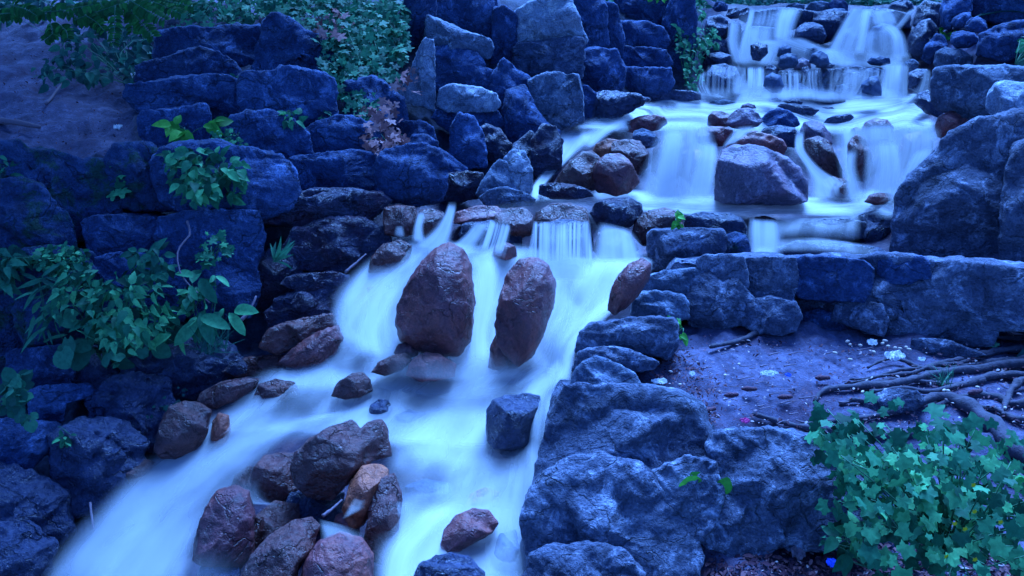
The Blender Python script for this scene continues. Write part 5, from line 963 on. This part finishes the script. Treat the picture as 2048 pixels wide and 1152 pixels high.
plant('shrub', 'light leafy plant hanging over the boulder at centre left', [(400, 340, 72, 36, 118), (440, 375, 50, 28, 61), (365, 315, 36, 16, 36), (470, 335, 26, 14, 18), (390, 385, 36, 22, 25)], 'ovate', 'leaf_teal', 25, (400, 400), spread=.16, dy=-0.62, stems=16, droop=.5)
plant('sapling', 'yellow green sprig with few large leaves above the leafy plant', [(352, 254, 12, 6, 5), (380, 262, 18, 6, 6), (418, 250, 14, 4, 4)], 'ovate', 'leaf_bright', 32, (372, 285), spread=.05, dy=-0.65, stems=5, droop=.1)
plant('herb', 'small round leaved clump right of the yellow green sprig', [(450, 272, 26, 14, 60), (475, 288, 16, 14, 30)], 'heart', 'leaf_teal', 9, (455, 300), spread=.06, dy=-0.65, stems=8, stem_r=.002)
plant('ivy', 'ivy sprig hanging left of the leafy plant', [(236, 332, 22, 14, 14), (236, 350, 14, 14, 6), (238, 378, 10, 6, 4), (258, 352, 16, 8, 6)], 'ivy', 'leaf_teal', 26, (240, 322), spread=.04, dy=-0.70, stems=5)
plant('herb', 'small sprig in the joint above the blunt boulder', [(585, 234, 16, 12, 22)], 'ovate', 'leaf_teal', 18, (580, 250), spread=.05, dy=-0.70, stems=5)
plant('herb', 'sprig growing in the long dark crack on the left bank', [(465, 160, 12, 7, 12)], 'ovate', 'leaf_mid', 10, (466, 170), spread=.03, dy=-0.60, stems=3)
plant('dock_plant', 'upright plant with long pale rounded leaves near the waterline', [(388, 560, 16, 12, 4), (430, 566, 10, 14, 3), (410, 628, 20, 22, 10), (350, 665, 18, 14, 6), (460, 622, 26, 6, 4)], 'oblong', 'leaf_teal', 52, (410, 690), spread=.08, dy=-0.50, stems=10, droop=.1)
plant('herb', 'yellow green leaf clump under the ivy twigs on the wide block', [(432, 500, 34, 16, 18), (425, 470, 16, 12, 6), (410, 515, 20, 10, 6)], 'ivy', 'leaf_teal', 21, (430, 522), spread=.06, dy=-.6, stems=8)
plant('herb', 'green leaf clump left of the long leaved plant', [(382, 590, 26, 12, 26), (375, 610, 18, 14, 12)], 'ovate', 'leaf_teal', 22, (380, 632), spread=.06, dy=-0.55, stems=6)
plant('fern', 'small strap leaved fern on the wet dark wall', [(552, 520, 7, 6, 12)], 'lance', 'leaf_mid', 58, (545, 530), spread=.04, dy=-0.55, stems=0, tip=(.5, -.3, .75), up=.3)
plant('grass_tuft', 'thin grass tuft at the foot of the long leaved plant', [(425, 700, 30, 6, 70)], 'blade', 'leaf_dark', 50, (425, 706), spread=.08, dy=-0.45, stems=0, tip=(0, -.4, .7), up=.2, facing=1)
plant('vine', 'round leaved vine at the lower left edge', [(28, 772, 22, 22, 18), (36, 800, 14, 22, 13), (10, 810, 14, 14, 7), (40, 836, 20, 10, 7)], 'heart', 'leaf_mid', 25, (30, 852), spread=.06, dy=-0.65, stems=7)
plant('seedling', 'tiny bright sprig on the dark rock face at lower left', [(130, 876, 14, 9, 16)], 'ovate', 'leaf_teal', 14, (132, 888), spread=.02, dy=-0.50, stems=3)
plant('herb', 'arching leaf clump at the left edge of the dirt slope', [(10, 315, 30, 24, 18), (12, 350, 20, 12, 8)], 'oblong', 'leaf_mid', 36, (4, 365), spread=.08, dy=-0.65, stems=5)
plant('ground_ivy', 'small creeping leaves on the dark bank above the stream bend', [(335, 770, 70, 40, 60), (290, 745, 40, 30, 20)], 'heart', 'leaf_dark', 11, (335, 775), spread=.03, dy=-0.32, stems=0, follow=True)
# ---- ivy, thicket, far plants
plant('ivy', 'thick ivy curtain hanging over the top of the left cliff', [(690, 50, 110, 55, 495), (760, 110, 65, 80, 450), (715, 150, 50, 60, 195), (640, 15, 90, 26, 225), (800, 60, 30, 60, 135), (745, 215, 30, 40, 90)], 'ivy', 'leaf_mid', 18, (730, 20), spread=.2, dy=-.55, stems=26, follow=True, droop=.9, stem_r=.006)
plant('ivy', 'withered brown ivy leaves under the ivy curtain', [(790, 280, 34, 40, 60), (775, 240, 36, 30, 30), (815, 300, 20, 26, 20), (830, 180, 20, 30, 14), (690, 70, 40, 30, 30)], 'ivy', 'leaf_dead', 20, (785, 300), spread=.12, dy=-.62, stems=8, follow=True, droop=.9)
plant('ivy', 'thin ivy trail with few leaves left of the withered leaves', [(680, 205, 16, 10, 10), (675, 230, 12, 20, 10)], 'ivy', 'leaf_mid', 16, (678, 190), spread=.04, dy=-.6, stems=6, follow=True)
plant('ground_ivy', 'ivy carpet along the top edge behind the left slabs', [(480, 22, 120, 24, 300), (400, 60, 40, 14, 30)], 'ivy', 'leaf_mid', 17, (480, 40), spread=.2, dy=-.1, stems=0, follow=True, up=.6)
plant('shrub', 'shadowed dark green thicket beside the dirt slope', [(230, 110, 90, 60, 240), (310, 130, 40, 60, 100), (150, 150, 50, 30, 40), (40, 20, 80, 40, 120)], 'ovate', 'leaf_dark', 20, (260, 170), spread=.3, dy=-.25, stems=16, follow=True)
plant('shrub', 'light green ferny growth left of the far waterfall', [(1378, 38, 18, 24, 70), (1365, 105, 26, 36, 110), (1400, 92, 18, 22, 70), (1372, 160, 22, 26, 60), (1350, 60, 16, 30, 40)], 'ovate', 'leaf_teal', 12, (1372, 170), spread=.15, dy=-.45, stems=14, follow=True)
plant('shrub', 'bright green tuft at the top edge above the stacked dark rocks', [(1300, 10, 26, 12, 70)], 'ovate', 'leaf_bright', 10, (1300, 22), spread=.1, dy=-.6, stems=5, follow=True)
plant('shrub', 'bushy green plant above the pale boulder at the right edge', [(2015, 105, 40, 22, 130), (2040, 85, 20, 20, 50)], 'ovate', 'leaf_teal', 16, (2030, 128), spread=.2, dy=-.6, stems=10, follow=True)
plant('ivy', 'dark ivy at the upper right beside the waterfall crest', [(1870, 14, 26, 14, 80), (1862, 30, 14, 12, 30)], 'ivy', 'leaf_dark', 12, (1870, 30), spread=.1, dy=-.5, stems=5, follow=True)
plant('herb', 'tiny green weeds on the rocks right of the far waterfall', [(1868, 82, 8, 8, 16), (1852, 74, 4, 8, 8)], 'ovate', 'leaf_bright', 9, (1864, 92), spread=.04, dy=-.4, stems=3, follow=True)
for lab, cx, rx in (('green growth behind the left part of the waterfall crest', 1500, 30), ('green growth behind the middle of the waterfall crest', 1610, 26), ('green growth behind the right part of the waterfall crest', 1770, 34), ('dark greenery at the top edge above the cliff', 1200, 60)):
    plant('shrub', lab, [(cx, 1, rx, 9, 70)], 'ovate', 'leaf_mid', 12, (cx, 10), spread=.5, dy=.5, stems=5, follow=True)
plant('hedge', 'dark greenery closing the view behind the waterfall crest', [(1620, 9, 330, 9, 1500)], 'ovate', 'leaf_dark', 13, (1650, 8), spread=.5, dy=.75, stems=0, follow=True)
plant('hedge', 'dark greenery along the top edge above the dirt slope', [(120, 10, 260, 14, 900)], 'ovate', 'leaf_dark', 16, (150, 10), spread=.5, dy=.3, stems=0, follow=True)
# ---- trees: one behind the crest, one spreading over the left bank
def tube_parts(lines, seg=9):
    V, Fc, off = [], [], 0
    for P, r in lines:
        v, f = tube(P, r, seg, rough=.3); V.append(v); Fc += [[a + off for a in q] for q in f]; off += len(v)
    return np.concatenate(V), Fc
def crown_mesh(centres, n, size, rg, kind='leaflet'):
    P = np.concatenate([c + rg.normal(size=(n, 3))*r*.5 for c, r in centres]); k = len(P)
    Nn = rg.normal(size=(k, 3))*.6 + [0, 0, 1]; Nn /= np.linalg.norm(Nn, axis=1, keepdims=True)
    return leaves_mesh(kind, P, Nn, rg.normal(size=(k, 3)) - [0, 0, .4], size*rg.uniform(.7, 1.3, k), np.clip(rg.normal(.5, .25, k), 0, 1))
def tree(name, label, base, top, rad, centres, n, size, mat, limbs):
    rg = np.random.RandomState(len(label)); r = empty(name, base); tag(r, label, 'tree'); base = np.array(base, float)
    lines = [(catmull([base*0, (np.array(top) - base)*.5 + [.1, .05, 0], np.array(top) - base], 14), np.linspace(rad, rad*.45, 14))]
    for s in limbs:
        a = (np.array(top) - base)*rg.uniform(.6, .95); e = np.array(s) - base
        lines.append((catmull([a, (a + e)/2 + [0, 0, .3], e], 10), np.linspace(rad*.4, rad*.07, 10)))
    V, Fc = tube_parts(lines); o = mesh_obj('trunk', V, Fc, M['bark'], parent=r)
    V, Fc, rd = crown_mesh(centres, n, size, rg); mesh_obj('crown', V - base, Fc, M[mat], parent=r, attrs={'leaf_tone': ('FLOAT', rd)})
    return r, base
rt_ = np.random.RandomState(5)
cs = [(np.array([rt_.uniform(-7.2, -1.5), rt_.uniform(*((5.6, 9.6) if i < 40 else (9.6, 13))), rt_.uniform(1.9, 4.2)]), rt_.uniform(.8, 1.5)) for i in range(54)]  # unseen crown clumps, added above and behind to shade the left bank
lt, lb_ = tree('locust_tree', 'tree with feathery hanging fronds at the upper left over the dirt slope', tuple(at(-260, 150)), (-6.0, 8.6, 2.6), .22, cs, 210, .2, 'leaf_mid', [c for c, _ in cs[:12]])
fr = [('60,28 130,20 200,8', 15), ('95,10 150,28 180,44', 13), ('150,40 210,20 260,4', 16), ('160,6 175,26 178,40', 13), ('100,45 112,65 104,78', 14), ('200,2 212,24 206,40', 14), ('255,0 270,30 276,62', 15), ('258,14 290,46 318,70', 16), ('262,2 300,20 340,38', 16), ('270,-4 320,6 372,26', 15), ('20,10 60,18 90,30', 15), ('120,50 140,62 150,74', 12), ('230,10 236,50 240,84', 13), ('310,-6 350,4 395,12', 14), ('-10,30 30,26 60,34', 14), ('170,30 200,44 222,60', 13)]
rg = np.random.RandomState(12)
for path, sz in fr:
    LP, LN, LT, LS = [], [], [], []
    p = catmull(parse(path), 15); Yf = rg.uniform(6.9, 7.7); W3 = ray(p[:, 0], p[:, 1])*Yf; W3 = W3 - np.linspace(0, .12, 15)[:, None]*[0, 1, 0]
    tg = np.gradient(W3, axis=0); tg /= np.linalg.norm(tg, axis=1, keepdims=True)
    for i in range(1, 15):
        for s in (-1, 1):
            side = np.cross(tg[i], [0, -.75, .65])*s
            LP.append(W3[i]); LN.append(np.array([0, -.75, .65]) + rg.normal(size=3)*.22); LT.append(side + tg[i]*.35); LS.append(sz*1.25*Yf/F*(1.1 - .35*i/15))
    LN = np.array(LN); LN /= np.linalg.norm(LN, axis=1, keepdims=True)
    V, Fc, rd = leaves_mesh('leaflet', np.array(LP), LN, np.array(LT), np.array(LS), np.clip(rg.normal(.45, .25, len(LP)), 0, 1))
    fo = mesh_obj('frond', V - lb_, Fc, M['leaf_frond'], parent=lt, attrs={'leaf_tone': ('FLOAT', rd)})
    V, Fc = tube_parts([(W3 - lb_, np.linspace(.006, .002, 15))], 5); mesh_obj('stem', V, Fc, M['stem'], parent=fo)
b0 = ray(1558, 8)*16
tree('park_tree', 'reddish tree trunk behind the waterfall crest at the top edge', tuple(b0), (b0[0]+.1, 16.3, 4.5), .16, [(np.array([b0[0] + rt_.uniform(-1.5, 1.5), 16 + rt_.uniform(-1, 1), rt_.uniform(3, 5.5)]), 1.0) for _ in range(10)], 120, .2, 'leaf_dark', [(b0[0]+1, 16, 4.5), (b0[0]-1, 16.4, 4.2)])
# ------------------------------------------------------------------ roots
def root(label, path, r0, r1, lift=.35, dy=0.0):
    p = catmull(parse(path), 40); P = at(p[:, 0], p[:, 1], dy); mpp = np.linalg.norm(P, axis=1)/F
    r = .5*np.linspace(r0, r1, 40)*mpp*(1 + .22*noise3(P*9 + 3)); P[:, 2] += r*(lift - .3) + .012*noise3(P*5)
    V, Fc = tube(P, r, 14, rough=.55, seed=len(label))
    o = mesh_obj('tree_root', V, Fc, M['bark'], origin=P[0]); tag(o, label, 'tree root', 'tree roots crossing the path')
root('upper root running off the right edge below the flat stone', '2090,694 1990,704 1910,720 1830,746 1770,752 1700,757', 15, 4)
root('root ending in a lifted broken stub in the middle of the path', '2090,725 1960,738 1870,752 1790,770 1720,774 1660,780 1640,786 1630,802', 17, 9, lift=.7)
root('root just above the embedded knobbly stone', '2090,756 2000,752 1930,768 1860,784 1800,778 1740,784', 18, 6)
root('big arching root over the top of the flowered bush', '2110,960 2030,900 1975,845 1920,806 1880,798 1830,812 1760,830 1690,840 1600,852', 34, 8, lift=.6)
root('dark red root at the left of the flowered bush', '1840,870 1750,870 1660,862 1590,852 1545,840 1505,828', 24, 7, lift=.3)
root('root at the right edge above the big arching root', '2090,800 2030,806 1990,792 1950,790 1915,796 1870,812', 18, 7)
root('short upright root at the right edge', '2080,764 2036,770 2014,800 2006,832', 16, 7, lift=.9)
root('thin root between the stub root and the upper root', '1970,762 1905,768 1845,764 1780,760 1720,768', 11, 4)
root('low barkless root at the left foot of the wall', '1420,694 1455,686 1490,676 1520,660 1548,650 1590,660', 9, 13, lift=.2)
root('thin root beside the white strip near the middle of the path', '1850,742 1800,720 1770,722 1735,736', 8, 4)
root('lower root at the right edge behind the flowered bush', '2100,1000 2040,960 1980,930 1900,900', 26, 12)
root('short thick root under the long flat stone', '2080,716 2000,722 1940,728 1880,742', 14, 5)
root('slender root between the stub root and the white strip', '1900,744 1840,738 1790,744 1740,756 1690,766', 9, 4, lift=.2)
root('gnarled root left of the big arching root', '1830,812 1790,800 1750,806 1710,800 1680,806', 14, 6, lift=.3)
root('fine root just below the white paper', '2060,676 2000,672 1950,680 1900,676', 10, 5, lift=.2)
root('root running under the round green leaf', '2080,704 2010,700 1960,714 1900,728 1850,736', 12, 5, lift=.25)
root('crooked root at the right between arching root and upright root', '2080,846 2030,836 1990,818 1950,812 1930,806', 13, 6, lift=.3)
# ------------------------------------------------------------------ litter
def crumple(label, px, py, w, h, mat, seed, name='paper_scrap', cat='litter', group=None, lift=.02, amp=.35, dy=-.04):
    rg = np.random.RandomState(seed); c = at(px, py, dy); mpp = np.linalg.norm(c)/F; n = 15
    u, v = np.meshgrid(np.linspace(-1, 1, n), np.linspace(-1, 1, n)); s = np.maximum(np.abs(u), np.abs(v)); L = np.hypot(u, v) + 1e-9
    u, v = u*s/L, v*s/L; q = np.stack([u, v, np.zeros_like(u)], -1); k = noise3(q*1.7 + seed*3.1); k2 = noise3(q*3.9 + seed)
    rr = 1 + .22*noise3(q*1.3 + seed*7 + 50)
    X = u*w*.5*mpp*rr; Yy = v*h*.5*mpp*1.5*rr; Z = (np.abs(k)*amp*1.6 + np.abs(k2)*amp*1.2)*min(w, h)*mpp + lift*h*mpp
    top = np.stack([X, Yy*.8, Z + Yy*.5], -1); bot = top - [0, 0, .0015]
    V = np.concatenate([top.reshape(-1, 3), bot.reshape(-1, 3)]); i = np.arange(n*n).reshape(n, n)
    F1 = np.stack([i[:-1, :-1], i[:-1, 1:], i[1:, 1:], i[1:, :-1]], -1).reshape(-1, 4)
    Fc = F1.tolist() + (F1[:, ::-1] + n*n).tolist(); o = mesh_obj(name, V + c, Fc, M[mat], origin=c, smooth_=False); tag(o, label, cat, group)
crumple('large crumpled white paper lying under the wall at right', 1966, 634, 52, 26, 'paper', 3, lift=.2)
crumple('white paper scrap on the dirt slope at left', 236, 256, 17, 9, 'paper', 4)
crumple('white rag beside the cap boulder on the left bank', 274, 153, 20, 12, 'paper', 5, name='rag', dy=-.5)
crumple('broken white shell on the smooth pale edge stone', 1226, 774, 30, 18, 'paper', 6, name='shell', dy=-.18, lift=.3)
crumple('white scrap alone in the middle of the path', 1538, 748, 34, 9, 'paper', 7)
crumple('torn whitish leaf near the edge stones on the path', 1320, 764, 32, 9, 'paper', 8, name='torn_leaf')
crumple('long white strip on the thin root', 1790, 714, 38, 14, 'paper', 9, dy=-.08)
crumple('white crumb heap before the wall lip', 1745, 687, 20, 10, 'paper', 10)
crumple('small white scrap below the long flat stone', 1843, 719, 15, 6, 'paper', 11)
crumple('small white scrap at the foot of the wall corner', 1384, 748, 12, 7, 'paper', 12)
crumple('white scrap at the far right end of the nut shells', 2018, 652, 14, 7, 'paper', 13)
crumple('bright pink petal on the path above the pale topped block', 1490, 842, 18, 8, 'pinkbit', 14, name='petal')
crumple('blue plastic scrap at the foot of the flowered bush', 1663, 1127, 20, 12, 'bluebit', 15, name='plastic_scrap', dy=-.06)
crumple('blue bottle cap beside the white scrap on the path', 1576, 751, 12, 6, 'bluebit', 16, name='bottle_cap')
crumple('pale wood chip near the flat grey flake', 1412, 848, 10, 16, 'shellnut', 17, name='wood_chip')
crumple('greyish round leaf on the dirt at the bottom centre right', 1596, 1108, 28, 20, 'leafgrey' if 'leafgrey' in M else 'twig', 18, name='dry_leaf')
crumple('round green leaf fallen on the roots at right', 1985, 690, 20, 10, 'stem', 19, name='fallen_leaf')
def blob(name, label, cat, group, px, py, w, h, mat, seed, dy=-.02, rz=0, ridg=0):
    c = at(px, py, dy); mpp = np.linalg.norm(c)/F; th = np.linspace(0, 2*np.pi, 12, endpoint=False); t = np.linspace(-1, 1, 11)[1:-1]
    P = []
    for ti in t:
        rr = math.sqrt(1 - ti*ti)*(1 + ridg*math.sin(ti*26)); P.append(np.stack([np.full(12, ti*w*.5), np.cos(th)*rr*h*.5, np.sin(th)*rr*h*.5], -1)*mpp)
    V = np.concatenate([[[-w*.5*mpp, 0, 0]], np.concatenate(P), [[w*.5*mpp, 0, 0]]]); V *= (1 + .12*noise3(V*60 + seed))[:, None]
    ca, sa = math.cos(rz), math.sin(rz); V = np.stack([V[:, 0]*ca - V[:, 1]*sa, V[:, 0]*sa + V[:, 1]*ca, V[:, 2] + h*.25*mpp], -1)
    Fc = [[0, 1 + (j+1) % 12, 1 + j] for j in range(12)]; m = len(t)
    for i in range(m-1):
        for j in range(12): a = 1 + i*12 + j; b_ = 1 + i*12 + (j+1) % 12; Fc.append([a, b_, b_+12, a+12])
    l = len(V) - 1; Fc += [[l, 1 + (m-1)*12 + j, 1 + (m-1)*12 + (j+1) % 12] for j in range(12)]
    o = mesh_obj(name, V + c, Fc, M[mat], origin=c); tag(o, label, cat, group)
rg = np.random.RandomState(77)
for i, (x, y, rz) in enumerate(((1645, 758, .1), (1570, 796, .1), (1498, 780, -.1), (1462, 792, .2), (1420, 822, .5), (1222, 779, -.2), (1950, 786, .3))):
    lab = ['brown cone near the lifted root stub', 'brown cone in the open middle of the path', 'brown cone above the middle cone', 'small brown cone left of the others', 'brown cone by the edge flake', 'slim brown cone leaning on the broken shell', 'brown cone between the right hand roots'][i]
    blob('tree_cone', lab, 'cone', 'fallen brown cones', x, y, 32, 10, 'cone', i, rz=rz, ridg=.16)
nuts = [(1695, 684), (1700, 690), (1720, 692), (1765, 688), (1770, 683), (1776, 694), (1790, 697), (1800, 698), (1812, 696), (1818, 700), (1747, 705), (1670, 707), (1700, 720), (1872, 638), (1884, 640), (1896, 637), (1908, 639), (1920, 641), (1930, 652), (1938, 655), (1945, 650), (1952, 657), (1975, 656), (1980, 660), (1910, 668), (1950, 670), (1958, 671), (1890, 622), (1478, 729), (1341, 744), (1450, 752), (1360, 770), (1725, 785), (1888, 782), (1896, 783), (1955, 776), (2010, 817)]
for i, (x, y) in enumerate(nuts):
    blob('nut_shell', 'pale nut shell scattered on the dirt path', 'nut shell', 'pale nut shells on the path', x, y, rg.uniform(7, 11), rg.uniform(4.5, 6), 'shellnut', i, rz=rg.uniform(-1, 1), dy=-.03)
def stick(label, path, r, mat='twig', group=None, name='twig', dy=-.03):
    p = catmull(parse(path), 12); P = at(p[:, 0], p[:, 1], dy); mpp = np.linalg.norm(P[0])/F
    V, Fc = tube(P, np.linspace(r, r*.5, 12)*mpp, 6, rough=.4); o = mesh_obj(name, V, Fc, M[mat], origin=P[0]); tag(o, label, 'twig', group)
stick('dark log lying at the left edge of the dirt slope', '-20,240 20,243 60,250 80,254', 7, name='fallen_branch')
stick('dark forked stick on the dirt slope at upper left', '92,208 104,194 120,172 134,158', 3, dy=-.06)
stick('thin pale stick leaning on the wet wall by the fern', '480,642 494,628 505,610 512,592', 4, dy=-.5)
stick('bare ivy twig hanging down the wide block at left', '374,442 380,468 362,490 354,512 362,548 384,576 420,606', 2.2, dy=-.62)
stick('reddish stick wedged under the bright orange rock', '645,1032 664,1018 684,1000', 4, dy=-.4)
stick('thin stick standing at the left rim of the stream', '180,1006 183,1030 187,1058', 2.5, dy=-.25)
stick('rusty twig lying on the dark red boulder left of the cascade', '690,545 712,526 732,508', 3, dy=-.4)
for i in range(46):
    x, y = rg.uniform(1330, 1960), rg.uniform(690, 860); a = rg.uniform(-.6, .6); l = rg.uniform(12, 34)
    if x > 1700 and y > 740: x -= 260
    stick('thin dry twig lying on the dirt path', f'{x},{y} {x+l*.5},{y+l*.5*a*.5+rg.uniform(-2,2)} {x+l},{y+l*a*.5}', rg.uniform(.9, 1.8), group='dry twigs on the dirt path', dy=-.02)
# leaf and bark crumbs: uncountable
def crumbs(area, n, szr, mats, seed, name='leaf_litter', dy=-.02):
    rg = np.random.RandomState(seed); poly = parse(area); lo, hi = poly.min(0), poly.max(0); px = rg.uniform(lo[0], hi[0], n*3); py = rg.uniform(lo[1], hi[1], n*3)
    k = inpoly(px, py, poly); px, py = px[k][:n], py[k][:n]; P = at(px, py, dy); n = len(P)
    Nn = rg.normal(size=(n, 3))*.35 + [0, 0, 1]; Nn /= np.linalg.norm(Nn, axis=1, keepdims=True); mpp = np.linalg.norm(P, axis=1)/F
    V, Fc, rd = leaves_mesh('leaflet', P, Nn, rg.normal(size=(n, 3)), rg.uniform(*szr, n)*mpp*rg.choice([.6, 1, 1.6], n), rg.uniform(0, 1, n))
    tag(mesh_obj(name, V, Fc, M[mats], attrs={'leaf_tone': ('FLOAT', rd)}), kind='stuff')
M['crumb_dark'] = leaf_mat('dark_leaf_crumbs', (.03, .012, .025), (.09, .035, .05), (.17, .08, .09), trans=.1, rough=.9)
M['crumb_pale'] = leaf_mat('pale_leaf_crumbs', (.20, .13, .15), (.36, .27, .28), (.55, .46, .45), trans=.1, rough=.9)
path_area = '1290,790 1340,700 1400,670 1560,676 1800,690 2060,640 2060,860 1700,870 1480,880 1400,830'
crumbs(path_area, 1500, (3, 6), 'crumb_dark', 1)
crumbs(path_area, 500, (3, 6), 'crumb_pale', 2)
crumbs('1290,800 1300,730 1360,690 1440,760 1430,850', 700, (4, 8), 'crumb_dark', 3)
crumbs('1400,1160 1420,1080 1560,1090 1700,1080 2048,1100 2048,1160', 1500, (6, 13), 'crumb_dark', 4)
crumbs('1400,1160 1420,1080 1560,1090 1700,1080 2048,1100 2048,1160', 150, (5, 10), 'crumb_pale', 5)
crumbs('0,300 0,70 240,90 280,200 270,300 200,330', 700, (2, 4), 'crumb_dark', 6)
crumbs('2056,20 2900,-10 2900,1100 2200,900 2056,540', 2600, (26, 60), 'leaf_dark', 9, name='ground_cover', dy=-.06)
